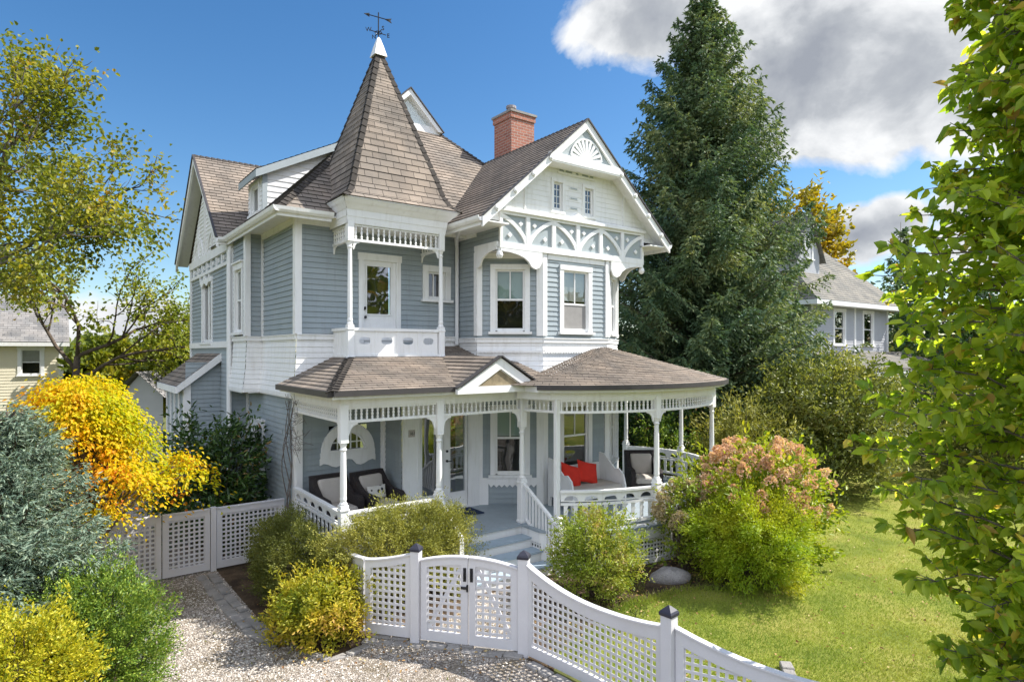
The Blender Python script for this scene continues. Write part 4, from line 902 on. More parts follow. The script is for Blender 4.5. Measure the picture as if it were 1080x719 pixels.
# settee
sx, sy = 9.22, 9.72; T = loc(None, sx, sy, R(-2)); r = empty('porch_settee', (sx, sy, ZD), 'white wooden settee with beige seat cushion and high carved arm, under the porch window', 'settee')
b = MB(); lbox(b, T, -.68, .68, -.34, .36, .20, .30); b.build('seat_frame', M['white'], r)
b = MB(); lbox(b, T, -.70, .70, .36, .41, .25, .78, .05); b.build('backrest', M['white'], r)
for s_ in (-1, 1):
    b = MB(); pts = [(-.40, 0), (-.40, .40), (-.33, .62), (-.2, .72), (-.08, .70), (.05, .80), (.25, .98), (.42, 1.0), (.42, 0), (.34, 0), (.34, .2), (-.32, .2), (-.32, 0)]
    q = [T(s_*.70, p, z) for p, z in pts]; q2 = [T(s_*.74, p, z) for p, z in pts]; n = len(pts)
    b.mesh(q+q2, [tuple(range(n)), tuple(range(2*n-1, n-1, -1))]+[(i, (i+1) % n, n+(i+1) % n, n+i) for i in range(n)]); b.build('armrest', M['white'], r)
for s_ in (-1, 1):
    for y_ in (-.28, .30):
        b = MB(); lbox(b, T, s_*.64-.03, s_*.64+.03, y_-.03, y_+.03, 0, .21); b.build('leg', M['white'], r)
pad('seat_cushion', T, -.67, .67, -.37, .34, .30, .43, M['cushion'], r)
pillow('red_pillow', T, -.36, .12, .63, .52, .44, .45, R(-20), M['red'], 'bright red pillow leaning left on the settee, nearer the steps', 'pillow', 'red pillows on the settee')
pillow('red_pillow', T, .10, .12, .65, .52, .44, .45, R(-16), M['red'], 'bright red pillow on the settee, nearer its white carved arm', 'pillow', 'red pillows on the settee')
b = MB(); b.box(6.25, 7.05, 10.42, 10.98, ZD+.004, ZD+.022); tag(b.build('door_mat', M['mat_navy'], None, bevel=.006), 'navy blue door mat on the porch deck before the front doors', 'door mat')
lt = empty('porch_lantern', (11.72, 10.7, ZD+.0), 'small black lantern on the porch floor against the house corner', 'lantern')
b = MB(); b.lathe(11.9, 10.75, [(.09, ZD), (.09, ZD+.03), (.08, ZD+.03)], 8); b.lathe(11.9, 10.75, [(.10, ZD+.33), (.05, ZD+.40), (.02, ZD+.44)], 8)
for k in range(4): b.bar((11.9+.07*math.cos(k*PI/2), 10.75+.07*math.sin(k*PI/2), ZD+.03), (11.9+.07*math.cos(k*PI/2), 10.75+.07*math.sin(k*PI/2), ZD+.33), .014, .014, (1, .3, 0))
b.build('frame', M['black'], lt); b = MB(); b.lathe(11.9, 10.75, [(.06, ZD+.03), (.06, ZD+.33)], 8); b.build('pane', M['glass'], lt)

# ------------------------------------------------------------------ fences
def fence_post(x, y, h, parent, w=.125, a=0.):
    b = MB(); b.lathe(x, y, [(w*.707, -.05), (w*.707, h)], 4, PI/4+a); o = b.build('fence_post', M['vinyl'], parent, bevel=.005)
    b = MB(); k = w*.707; b.lathe(x, y, [(k+.014, h), (k+.014, h+.03), (k-.004, h+.05), (.018, h+.095), (.004, h+.10)], 4, PI/4+a); b.build('post_cap', M['cap'], o)
def fence_panel(P_, s0, s1, zt, parent, zb=.06, name='lattice_panel', pitch=.085, w=.035, brace=0, fr=.085, rail=.12):
    b = MB(); ft = zt if callable(zt) else (lambda t: zt); st = max(.05, (s1-s0)/14)
    b.sweep(P_, s0, s1, lambda t: ft(t)-rail, lambda t: ft(t)-.02, -.022, .022, st); b.sweep(P_, s0-.0, s1, lambda t: ft(t)-.02, ft, -.042, .042, st); b.sweep(P_, s0, s1, zb, zb+.13, -.022, .022, st)
    b.sweep(P_, s0, s0+fr, zb+.13, lambda t: ft(t)-rail, -.022, .022); b.sweep(P_, s1-fr, s1, zb+.13, lambda t: ft(t)-rail, -.022, .022)
    lattice(b, P_, s0+fr, s1-fr, zb+.13, lambda t: ft(t)-rail, pitch, w, -.008)
    if brace:
        a, c = (s0+fr, s1-fr) if brace > 0 else (s1-fr, s0+fr); b.bar(P_.p(a, zb+.13, -.02), P_.p(c, ft(c)-rail, -.02), .05, .018, P_.nor(s0)[0]); 
    return b.build(name, M['vinyl'], parent)
# driveway gate beside the house
fg = empty('driveway_gate', (2.3, 12.25, 0), 'white lattice driveway gate between the yellow maple and the side of the house', 'gate')
Pg = Path([(.55, 12.24), (3.70, 12.27)])
for k, (a, c) in enumerate(((.05, 1.02), (1.04, 1.79), (1.90, 3.10))):
    fence_panel(Pg, a, c, 1.14, fg, .05, 'gate_leaf' if k < 2 else 'lattice_panel', .078, .032)
b = MB(); b.sweep(Pg, 1.80, 1.89, .0, 1.16, -.045, .045); b.build('fence_post', M['vinyl'], fg)
# front gate with its posts and the short wing to the left
A0, A1 = V(3.56, 8.21, 0), V(4.98, 6.45, 0); gp_ = V(4.03, 7.62, 0); dirg = (A1-gp_).normalized(); ag = math.atan2(dirg.y, dirg.x)
fl_ = empty('lattice_fence', tuple(A0), 'short white lattice fence panel between the yellow-leaved shrub and the garden gate', 'fence', 'white lattice fences by the driveway')
Pw = Path([A0, gp_]); fence_panel(Pw, .0, Pw.L-.06, lambda t: 1.08+.15*(t/Pw.L)**1.6, fl_)
Pr = Path([(3.60, 9.25), (3.56, 8.24)]); fence_panel(Pr, .0, Pr.L-.01, lambda t: .98+.1*(t/Pr.L)**2, fl_)
fence_post(gp_.x, gp_.y, 1.25, fl_, a=ag)
gt_ = empty('garden_gate', tuple((gp_+A1)*.5), 'white double garden gate of lattice with an arched top and black latch', 'gate')
Pq = Path([gp_, A1]); m_ = Pq.L/2; arch = lambda t: 1.12+.11*(1-((t-m_)/m_)**2)
fence_panel(Pq, .075, m_-.008, arch, gt_, name='gate_leaf', brace=1, fr=.09); fence_panel(Pq, m_+.008, Pq.L-.075, arch, gt_, name='gate_leaf', brace=-1, fr=.09)
for s_, sg in ((m_-.05, -1), (m_+.045, 1)):
    b = MB(); b.tube([Pq.p(s_, .93, .03), Pq.p(s_, .95, .055), Pq.p(s_, 1.03, .055), Pq.p(s_, 1.05, .03)], .012, 6); b.sweep(Pq, s_-.02, s_+.02, .90, 1.08, .0225, .030); b.build('gate_handle', M['black'], gt_)
b = MB(); b.sweep(Pq, m_-.10, m_+.0, .80, .83, .0225, .045); b.sweep(Pq, m_-.02, m_+.0, .77, .86, .0225, .05); b.build('gate_latch', M['black'], gt_)
fr_ = empty('lattice_fence', tuple(A1), 'long white lattice fence in deep swoops along the lawn, with black-capped posts', 'fence', 'white lattice fences by the driveway')
fence_post(A1.x, A1.y, 1.27, fr_, .135, a=ag); B1 = V(5.15, 4.22, 0); D1 = V(6.5, 1.5, 0)
fence_post(B1.x, B1.y, 1.24, fr_, .13, .1); fence_post(D1.x, D1.y, 1.2, fr_, .13, .4)
def swoop(L, za, zm, zb2): return lambda t: (zm+(za-zm)*(1-2*t/L)**2 if t < L/2 else zm+(zb2-zm)*(2*t/L-1)**2)
P2 = Path([A1+(B1-A1)*k/14+V(.06*math.sin(PI*k/14), 0, 0) for k in range(15)]); fence_panel(P2, .07, P2.L-.07, swoop(P2.L, 1.24, .985, 1.13), fr_, .04, pitch=.082, w=.031, rail=.16)
P3 = Path([B1, D1]); fence_panel(P3, .07, P3.L-.07, swoop(P3.L, 1.16, .86, 1.1), fr_, .04, pitch=.082, w=.031, rail=.16)

# ------------------------------------------------------------------ ground
def ground_mat(name, cols, scale, fine, bump=.3, dist=.03, detail=6.):
    m, nt, out = newmat(name); tc = nt.n('ShaderNodeTexCoord').outputs['Object']
    a = nt.n('ShaderNodeTexNoise', {'Vector': tc, 'Scale': scale, 'Detail': detail}).outputs[0]; f = nt.n('ShaderNodeTexNoise', {'Vector': tc, 'Scale': fine, 'Detail': 4.}).outputs[0]
    col = nt.mixc(1., nt.ramp(a, cols), nt.ramp(f, [(.3, (.7,)*3), (.7, (1.25,)*3)]), 'MULTIPLY')
    b = nt.n('ShaderNodeBsdfPrincipled', {'Base Color': col, 'Roughness': .95, 'Specular IOR Level': .1}); bm_ = nt.n('ShaderNodeBump', {'Height': f, 'Strength': bump, 'Distance': dist})
    nt.t.links.new(bm_.outputs[0], b.inputs['Normal']); nt.t.links.new(b.outputs[0], out.inputs[0]); return m
M['soil'] = ground_mat('soil_mulch', [(.35, (.055, .04, .03)), (.6, (.12, .085, .055)), (.75, (.17, .12, .08))], 3., 60., .8)
M['turf'] = ground_mat('turf', [(.3, (.13, .165, .03)), (.5, (.225, .245, .045)), (.7, (.29, .265, .075))], 1.1, 70., .6)
M['far'] = ground_mat('far_ground', [(.3, (.08, .10, .03)), (.7, (.14, .14, .05))], .15, 3.)
m, nt, out = newmat('gravel'); tc = nt.n('ShaderNodeTexCoord').outputs['Object']
vr = nt.n('ShaderNodeTexVoronoi', {'Vector': tc, 'Scale': 42.}); cellc = nt.n('ShaderNodeSeparateColor', {0: vr.outputs[1]}).outputs[0]
big = nt.n('ShaderNodeTexNoise', {'Vector': tc, 'Scale': 1.3, 'Detail': 6.}).outputs[0]
col = nt.mixc(1., nt.ramp(cellc, [(.0, (.17, .15, .13)), (.35, (.34, .30, .26)), (.7, (.46, .41, .36)), (1., (.64, .60, .54))]), nt.ramp(vr.outputs[0], [(.25, (1.,)*3), (.75, (.55, .5, .45))]), 'MULTIPLY')
col = nt.mixc(nt.ramp(big, [(.46, (0,)*3), (.66, (.85,)*3)]), col, (.15, .12, .075))
b = nt.n('ShaderNodeBsdfPrincipled', {'Base Color': col, 'Roughness': .9, 'Specular IOR Level': .2}); bm_ = nt.n('ShaderNodeBump', {'Height': nt.math('SUBTRACT', 1., vr.outputs[0]), 'Strength': .9, 'Distance': .02})
nt.t.links.new(bm_.outputs[0], b.inputs['Normal']); nt.t.links.new(b.outputs[0], out.inputs[0]); M['gravel'] = m
def sheet(name, pts, z, m):
    b = MB(); b.face([(x, y, z) for x, y in pts]); return tag(b.build(name, M[m]), kind='structure')
sheet('ground', [(-500, -500), (500, -500), (500, 600), (-500, 600)], 0, 'far')
drive = [(-3, -3), (4.6, -3), (5.6, 2.6), (5.02, 4.2), (4.93, 6.3), (4.98, 6.7), (5.3, 7.0), (6.5, 8.4), (5.6, 8.4), (4.4, 7.8), (3.5, 8.0), (2.95, 7.85), (2.62, 8.7), (2.5, 9.4), (2.45, 12.2), (2.45, 22), (-.6, 22), (.3, 12.2), (1.0, 10.6), (.9, 8.6), (-.6, 6.5), (-3, 5)]
sheet('garden_bed', [(1.8, 5.8), (4.9, 5.8), (5.6, 6.4), (7.1, 6.35), (9.0, 6.2), (10.8, 5.5), (11.6, 5.9), (11.4, 7.6), (14.5, 8.5), (14, 14), (2.3, 14), (2.3, 9)], .006, 'soil')
sheet('garden_bed', [(-5, 5.2), (-.5, 6.6), (.95, 8.6), (1.05, 10.6), (.4, 12.2), (-6, 14)], .006, 'soil')
sheet('lawn', [(5.0, 2.0), (6.0, -6), (40, -10), (40, 9.0), (22, 12), (17, 8.6), (13.2, 8.0), (11.6, 7.2), (11.0, 5.9), (10.0, 5.6), (8.4, 6.6), (7.2, 6.72), (6.2, 6.3), (5.2, 6.2)], .010, 'turf')
sheet('driveway', drive, .014, 'gravel')
def scatter(poly, n, box=None):
    P = np.array(poly); lo, hi = (P.min(0), P.max(0)) if box is None else (np.array(box[:2]), np.array(box[2:]))
    q = RNG.uniform(lo, hi, (n, 2)); x, y = q.T; ins = np.zeros(n, bool); j = len(P)-1
    for i in range(len(P)):
        c = ((P[i, 1] > y) != (P[j, 1] > y)) & (x < (P[j, 0]-P[i, 0])*(y-P[i, 1])/(P[j, 1]-P[i, 1]+1e-12)+P[i, 0]); ins ^= c; j = i
    return q[ins]
# pebbles
q = scatter(drive, 70000, (.2, 4.0, 6.4, 12.4)); wear = np.sin(q[:, 0]*2.1+np.sin(q[:, 1]*.9)*1.3)+np.sin(q[:, 1]*1.7+q[:, 0]*.8)*.7+RNG.normal(0, .5, len(q)); q = q[wear < 1.0]; n = len(q); s_ = RNG.uniform(.008, .018, n)
octv = np.array([(1, 0, 0), (0, 1, 0), (-1, 0, 0), (0, -1, 0), (0, 0, .75), (0, 0, -.4)]); octf = np.array([(0, 1, 4), (1, 2, 4), (2, 3, 4), (3, 0, 4)])
an = RNG.uniform(0, PI, n); c, sn = np.cos(an), np.sin(an); v = octv[None]*s_[:, None, None]*RNG.uniform(.7, 1.3, (n, 6, 1))
vx = v[..., 0]*c[:, None]-v[..., 1]*sn[:, None]*.7; vy = v[..., 0]*sn[:, None]+v[..., 1]*c[:, None]*.7
vv = np.stack([vx+q[:, 0:1], vy+q[:, 1:2], v[..., 2]+.016], -1).reshape(-1, 3); ff = (octf[None]+(np.arange(n)*6)[:, None, None]).reshape(-1, 3)
mp, nt, out = newmat('pebbles'); rnd = nt.n('ShaderNodeNewGeometry').outputs['Random Per Island']
nt.t.links.new(nt.n('ShaderNodeBsdfPrincipled', {'Base Color': nt.ramp(rnd, [(0, (.14, .125, .11)), (.3, (.33, .29, .25)), (.65, (.47, .42, .365)), (1., (.70, .66, .60))]), 'Roughness': .85}).outputs[0], out.inputs[0])
tag(np_mesh('gravel', vv, ff, mp), kind='stuff')
# stone borders
def pavers(name, path, rows, L, w, z, label, seed):
    rd = random.Random(seed); b = MB()
    for r_ in range(rows):
        s_ = rd.random()*.1
        while s_ < path.L-.1:
            l = L*rd.uniform(.75, 1.25); e_ = min(path.L, s_+l); d0 = r_*(w+.012)+rd.uniform(-.012, .012); zt = z+rd.uniform(-.012, .018)
            ps_ = [path.p(s_+.008, 0, d0), path.p(e_-.008, 0, d0+rd.uniform(-.01, .01)), path.p(e_-.01, 0, d0+w), path.p(s_+.01, 0, d0+w+rd.uniform(-.012, .012))]
            b.hexa([(p.x, p.y, 0) for p in ps_], [(p.x, p.y, zt+rd.uniform(-.006, .006)) for p in ps_]); s_ = e_
    return tag(b.build(name, M['stone'], None, bevel=.012), label, 'stone border')
pavers('stone_border', Path([(2.40, 12.1), (2.42, 10.6), (2.50, 9.3), (2.66, 8.6)]), 2, .26, .15, .035, 'double row of flat grey stones edging the driveway beside the bed', 3)
pavers('stone_border', Path([(2.72, 8.35), (2.95, 7.8), (3.45, 7.95)]), 1, .2, .12, .04, 'curved row of small stones edging the bed below the yellow-green shrub', 4)
pavers('stone_border', Path([(4.90, 6.28), (3.95, 7.45), (3.4, 8.02)]), 2, .24, .13, .035, 'grey stone strip on the gravel along the foot of the garden gate', 5)
pavers('stone_border', Path([(5.12, 3.2), (4.92, 4.3), (4.80, 6.3)]), 1, .22, .15, .05, 'row of grey stones along the foot of the swooping fence', 6)
pavers('stone_border', Path([(.85, 8.4), (.99, 9.4), (1.02, 10.5)]), 1, .28, .12, .04, 'row of pale stones at the driveway edge beside the green shrubs', 8)
pavers('stone_border', Path([(6.55, 2.6), (6.9, 3.7), (7.5, 4.25)][::-1]), 1, .2, .14, .07, 'short row of pale stones on the lawn behind the swooping fence', 9)
def boulder(x, y, a, b_, h, rot, seed):
    rr = np.random.default_rng(seed); b = MB(); nu, nv = 22, 12; vs = []; ph = rr.uniform(0, 6, 12)
    for i in range(nv+1):
        t = PI*i/nv
        for j in range(nu):
            p = 2*PI*j/nu; k = 1+.10*math.sin(2*p+ph[0]+t)+.07*math.sin(3*p+ph[1])*math.sin(2*t+ph[2])+.04*math.sin(5*p+4*t+ph[3])
            X, Y, Z = math.sin(t)*math.cos(p)*a*k, math.sin(t)*math.sin(p)*b_*k, math.cos(t)*h*k; c, s2 = math.cos(rot), math.sin(rot); vs.append((x+X*c-Y*s2, y+X*s2+Y*c, Z+h*.35))
    b.mesh(vs, [(i*nu+j, (i+1)*nu+j, (i+1)*nu+(j+1) % nu, i*nu+(j+1) % nu) for i in range(nv) for j in range(nu)]); return b.build('garden_rock', M['rock'], None, True)
tag(boulder(8.62, 7.05, .36, .2, .17, R(-38), 5), 'rounded grey rock in the bed before the porch lattice', 'rock')
# ------------------------------------------------------------------ vegetation
def unit(a): return a/np.maximum(1e-9, np.linalg.norm(a, axis=-1, keepdims=True))
def leaves(name, P, D, L, Wd, m, parent=None, nrm=None, spread=.6, shape='leaf', fold=.25, droop=.15):
    n = len(P); D = unit(D); Nn = RNG.normal(0, 1, (n, 3))*spread
    if nrm is not None: Nn = Nn + nrm
    Sd = unit(np.cross(D, Nn)); Nn = unit(np.cross(Sd, D))
    L = np.broadcast_to(L, (n,))[:, None]; Wd = np.broadcast_to(Wd, (n,))[:, None]
    if shape == 'blade':
        v = np.stack([P, P+D*L*.4+Sd*Wd*.5, P+D*L, P+D*L*.4-Sd*Wd*.5], 1); f = np.array([[0, 1, 2, 3]])
    else:
        tip = P+D*L-Nn*L*droop
        v = np.stack([P, P+D*L*.30+Sd*Wd*.46+Nn*Wd*fold, P+D*L*.68+Sd*Wd*.40+Nn*(Wd*fold*.8-L*droop*.35), tip, P+D*L*.68-Sd*Wd*.40+Nn*(Wd*fold*.8-L*droop*.35), P+D*L*.30-Sd*Wd*.46+Nn*Wd*fold], 1); f = np.array([[0, 1, 2, 3], [0, 3, 4, 5]])
    k = v.shape[1]; F_ = (f[None]+(np.arange(n)*k)[:, None, None]).reshape(-1, f.shape[1])
    return np_mesh(name, v.reshape(-1, 3), F_, m, parent)
def sphere_dirs(n, zmin=-.3):
    z = RNG.uniform(zmin, 1, n); a = RNG.uniform(0, 2*PI, n); r = np.sqrt(1-z*z); return np.stack([r*np.cos(a), r*np.sin(a), z], 1)
def bush(name, label, cat, c, rad, h, m, nclump, per, L, W, cr=.16, group=None, up=.5, shape='leaf', lumps=.16, inner=.25, z0=0., spread=.7, seed=0, stem=True, tall=.5, droop=.15, rad_k=.33, rough=.10):
    """Leaf clumps over a lumpy dome, thinner inside, on a few stems."""
    r = empty(name, (c[0], c[1], 0), label, cat, group); ph = RNG.uniform(0, 6.28, 8)
    d = sphere_dirs(nclump, -.75); az = np.arctan2(d[:, 1], d[:, 0])
    k = 1+lumps*(np.sin(3*az+ph[0])*np.cos(2.5*d[:, 2]+ph[1])+.7*np.sin(5*az+4*d[:, 2]+ph[2]))+RNG.normal(0, rough, nclump)
    k *= np.where(RNG.random(nclump) < inner, RNG.uniform(.35, .85, nclump), 1.)
    k *= np.where(RNG.random(nclump) < .09, RNG.uniform(1.08, 1.26, nclump), 1.)
    cz = z0+h*tall; R3 = np.array([rad[0], rad[1], h*(1-tall) ]); C = d*k[:, None]*R3
    C[:, 2] = np.where(d[:, 2] < 0, d[:, 2]*k*(h*tall), C[:, 2]); C = C+np.array([c[0], c[1], cz]); C[:, 2] = np.maximum(C[:, 2], z0+.06)
    out = unit(d*np.array([1, 1, .8])+np.array([0, 0, up])); n = nclump*per; cs = RNG.uniform(.7, 1.3, nclump)*cr
    sh = unit(out+RNG.normal(0, .35, out.shape)); P = np.repeat(C, per, 0)+np.repeat(sh*cs[:, None], per, 0)*RNG.uniform(-1.3, 1.5, (n, 1))+RNG.normal(0, 1, (n, 3))*np.repeat(cs, per)[:, None]*rad_k; P[:, 2] = np.maximum(P[:, 2], z0+.02)
    O = np.repeat(sh, per, 0); D = unit(O+RNG.normal(0, spread, (n, 3)))
    leaves('foliage', P, D, L*RNG.uniform(.65, 1.25, n), W*RNG.uniform(.7, 1.2, n), m, r, O+np.array([0, 0, .6]), .6, shape, droop=droop)
    if stem:
        b = MB()
        for i in RNG.choice(nclump, min(26, nclump), False):
            e = C[i]; s_ = V(c[0]+random.gauss(0, .05), c[1]+random.gauss(0, .05), z0); t = Vector(e)
            b.tube([s_, s_.lerp(t, .5)+V(random.gauss(0, .04), random.gauss(0, .04), .05), t], [.016, .011, .005], 4)
        b.build('stems', M['bark'], r)
    return r
def grow(p, d, L, r, dep, maxd, out, rd, spread=.6, up=.12, kids=(3, 4), shrink=.72, wig=.12):
    pts = [p]; q = p; dd = d.normalized(); n = 4
    for i in range(n):
        dd = (dd+V(rd.gauss(0, wig), rd.gauss(0, wig), rd.gauss(0, wig)+up*.25)).normalized(); q = q+dd*(L/n); pts.append(q)
    out['tubes'].append((pts, [r*(1-.38*i/n) for i in range(n+1)], 7 if dep < 2 else (5 if dep < 4 else 3)))
    if dep >= maxd-1:
        for x in pts[1:]: out['tips'].append((x, dd))
    if dep == maxd: return
    for k in range(rd.randint(*kids)):
        f = 1. if k == 0 else rd.uniform(.35, .95); b = pts[0].lerp(pts[-1], f) if False else pts[min(n, int(f*n+.5))]
        ax = dd.orthogonal().normalized(); a = rd.uniform(0, 2*PI); ax = (ax*math.cos(a)+dd.cross(ax)*math.sin(a)); s_ = spread*(.45 if k == 0 else 1)*rd.uniform(.7, 1.3)
        grow(b, dd*math.cos(s_)+ax*math.sin(s_), L*shrink*rd.uniform(.75, 1.15), r*(.66 if k == 0 else .5), dep+1, maxd, out, rd, spread, up, kids, shrink, wig)
def tree(name, label, cat, base, height, m, bark, seed, maxd=4, L0=None, r0=.2, spread=.6, up=.15, per=14, leafL=.12, leafW=.08, cr=.3, keep=1., group=None, trunk_h=.3, kids=(3, 4), shrink=.72, lean=(0, 0), dirs=None):
    rd = random.Random(seed); o = {'tubes': [], 'tips': []}; b0 = V(*base, 0) if len(base) == 2 else V(*base); root = empty(name, tuple(b0), label, cat, group)
    th = height*trunk_h; top = b0+V(lean[0], lean[1], th); o['tubes'].append(([b0-V(0, 0, .05), b0.lerp(top, .5)+V(rd.gauss(0, .06), rd.gauss(0, .06), 0), top], [r0*1.25, r0, r0*.85], 9))
    L0 = L0 or height*.27
    for k in range(rd.randint(3, 5) if dirs is None else len(dirs)):
        a = k*2*PI/4+rd.uniform(-.4, .4); d = V(math.cos(a)*spread, math.sin(a)*spread, 1) if dirs is None else Vector(dirs[k])
        grow(top if k < 2 else b0.lerp(top, rd.uniform(.75, 1)), d, L0*rd.uniform(.85, 1.15), r0*.62, 1, maxd, o, rd, spread, up, kids, shrink)
    b = MB()
    for t in o['tubes'][:1]: b.tube(*t)
    b.build('trunk', M[bark], root, True); b = MB()
    for t in o['tubes'][1:]: b.tube(*t)
    b.build('branches', M[bark], root, True)
    tips = [t for t in o['tips'] if rd.random() < keep]; n = len(tips)*per
    if n:
        T = np.array([tuple(t[0]) for t in tips]); Dt = np.array([tuple(t[1]) for t in tips])
        P = np.repeat(T, per, 0)+RNG.normal(0, cr*.5, (n, 3)); D = unit(np.repeat(Dt, per, 0)*.6+RNG.normal(0, .6, (n, 3))+np.array([0, 0, -.25]))
        leaves('crown', P, D, leafL*RNG.uniform(.6, 1.25, n), leafW*RNG.uniform(.7, 1.2, n), m, root, np.array([[0, 0, .9]]), .55)
    return root
def conifer(name, label, base, height, radius, m, seed, levels=26, per=10, twig=.12, blade=(.14, .035), z0=.6, sag=.25, hang=.35, taper=.85, bl=8, group=None, lift=.15, whorl=0):
    rr = np.random.default_rng(seed); root = empty(name, (base[0], base[1], 0), label, 'tree', group); Bp = []; Bd = []; br = MB()
    br.tube([(base[0], base[1], -.05), (base[0]+.05, base[1], height*.5), (base[0], base[1], height)], [radius*.085, radius*.05, .01], 8); br.build('trunk', M['bark'], root, True); br = MB()
    for lv in range(levels):
        a0 = rr.uniform(0, 6.28); t = lv/(levels-1); z = z0+(height*.985-z0)*t; nb = max(4, int(per*(1-.45*t)))
        for k in range(nb):
            a = a0+2*PI*(k % whorl)/whorl+rr.normal(0, .17) if whorl else rr.uniform(0, 2*PI); Lb = radius*((1-t)**taper)*rr.uniform(.68, 1.1)+.10; zz = z+rr.uniform(-.5, .5)*height/levels
            if Lb < .12: continue
            n = max(3, int(Lb/twig)); f = (np.arange(n)+.6)/n; dirx = np.array([math.cos(a), math.sin(a), 0]); sd = np.array([-math.sin(a), math.cos(a), 0])
            rise = (lift+.55*t*1.3)*Lb; zc = zz+rise*f-sag*Lb*1.6*f*(1-.72*f)*(1-t*.8); bend = rr.normal(0, .12)*Lb*f**2
            C = np.array([base[0], base[1], 0])+dirx*(Lb*f)[:, None]+sd*bend[:, None]+np.array([0, 0, 1])*zc[:, None]
            br.tube([(base[0], base[1], zz), tuple(C[n//2]), tuple(C[-1])], [.012+.012*Lb, .008+.004*Lb, .004], 3)
            tl = np.minimum(.16+.42*Lb*(1-f)**.8, .75)*rr.uniform(.7, 1.15, n)*min(1., .35+Lb*.4)
            for sg in (-1, 1):
                fw = rr.uniform(.35, .8, n)[:, None]; td = unit(dirx*fw+sd*sg*.9+np.array([0, 0, -hang])+rr.normal(0, .18, (n, 3)))
                g = (np.arange(bl)+.5)/bl; P = C[:, None]+td[:, None]*(tl[:, None]*g)[..., None]+np.array([0, 0, -1.])*((tl[:, None]*g)**2*hang*.8)[..., None]
                D = unit(td[:, None]+np.array([0, 0, -.25])+rr.normal(0, .45, (n, bl, 3))); Bp.append(P.reshape(-1, 3)); Bd.append(D.reshape(-1, 3))
            P = np.repeat(C, 3, 0)+rr.normal(0, .02, (n*3, 3)); Bp.append(P); Bd.append(unit(dirx+rr.normal(0, .5, (n*3, 3))+np.array([0, 0, .2])))
    br.build('branches', M['bark'], root)
    P = np.concatenate(Bp); D = np.concatenate(Bd); n = len(P); print(name, n)
    leaves('foliage', P, D, blade[0]*RNG.uniform(.6, 1.3, n), blade[1]*RNG.uniform(.7, 1.3, n), m, root, np.array([[0, 0, .7]]), .8, 'blade'); return root

LM = {}
LM['spruce'] = leafmat('needles_spruce', [(0, (.045, .095, .055)), (.4, (.105, .168, .085)), (.72, (.19, .245, .115)), (1, (.33, .35, .155))], .25, .6, .2, patch=.9)
LM['blue'] = leafmat('needles_blue', [(0, (.075, .125, .09)), (.5, (.16, .23, .17)), (1, (.33, .39, .28))], .2, .6, .25)
LM['maple'] = leafmat('leaves_maple', [(0, (.22, .32, .015)), (.34, (.48, .47, .015)), (.62, (.72, .52, .015)), (.82, (.74, .36, .012)), (1, (.55, .17, .02))], .5, .5, .2, patch=.9)
LM['green'] = leafmat('leaves_green', [(0, (.19, .31, .03)), (.5, (.38, .50, .05)), (.87, (.56, .64, .08)), (.96, (.66, .56, .11)), (1, (.45, .27, .09))], .6, .38, .45)
LM['juniper'] = leafmat('sprays_juniper', [(0, (.05, .11, .018)), (.5, (.15, .25, .03)), (1, (.33, .40, .06))], .25, .5)
LM['gold'] = leafmat('sprays_gold', [(0, (.20, .25, .015)), (.45, (.42, .41, .025)), (1, (.62, .53, .04))], .35, .5)
LM['goldthread'] = leafmat('sprays_gold_thread', [(0, (.14, .26, .012)), (.5, (.32, .40, .02)), (1, (.50, .48, .03))], .35, .5, patch=1.2)
LM['yellowgreen'] = leafmat('leaves_yellow_green', [(0, (.14, .20, .02)), (.4, (.36, .36, .03)), (.8, (.56, .44, .05)), (1, (.58, .36, .12))], .4, .45, patch=2.)
LM['cypress'] = leafmat('sprays_cypress', [(0, (.14, .16, .03)), (.5, (.27, .27, .05)), (1, (.42, .38, .08))], .25, .6, patch=1.3)
LM['hedge'] = leafmat('sprays_hedge', [(0, (.06, .075, .02)), (.5, (.14, .16, .03)), (1, (.26, .25, .05))], .25, .6, patch=1.5)
LM['rhodo'] = leafmat('leaves_rhododendron', [(0, (.025, .06, .015)), (.6, (.05, .11, .022)), (.92, (.10, .17, .03)), (1, (.30, .16, .06))], .2, .35, .5)
LM['azalea'] = leafmat('leaves_azalea', [(0, (.12, .19, .02)), (.5, (.25, .32, .035)), (.85, (.40, .40, .07)), (1, (.42, .30, .15))], .35, .45, patch=2.)
LM['varieg'] = leafmat('leaves_pale', [(0, (.07, .10, .022)), (.5, (.17, .20, .045)), (.85, (.33, .33, .09)), (1, (.50, .47, .20))], .35, .45, patch=1.)
LM['hydra'] = leafmat('leaves_hydrangea', [(0, (.11, .20, .015)), (.5, (.26, .34, .02)), (1, (.48, .44, .03))], .4, .45, patch=1.)
LM['panicle'] = leafmat('blooms_pink', [(0, (.56, .32, .23)), (.5, (.70, .47, .35)), (1, (.74, .62, .44))], .3, .7, .1, patch=2.)
LM['panicle2'] = leafmat('blooms_tan', [(0, (.34, .30, .17)), (.5, (.50, .40, .26)), (1, (.60, .50, .36))], .3, .7, .1)
LM['olive'] = leafmat('leaves_olive', [(0, (.075, .115, .015)), (.5, (.185, .215, .022)), (.85, (.36, .315, .03)), (1, (.44, .26, .035))], .42, .5, patch=.5)
LM['lime'] = leafmat('leaves_lime', [(0, (.13, .19, .02)), (.5, (.25, .29, .03)), (1, (.42, .38, .04))], .4, .5, patch=.6)
LM['autumn'] = leafmat('leaves_autumn', [(0, (.13, .15, .02)), (.5, (.30, .25, .02)), (1, (.48, .30, .02))], .4, .5, patch=.5)
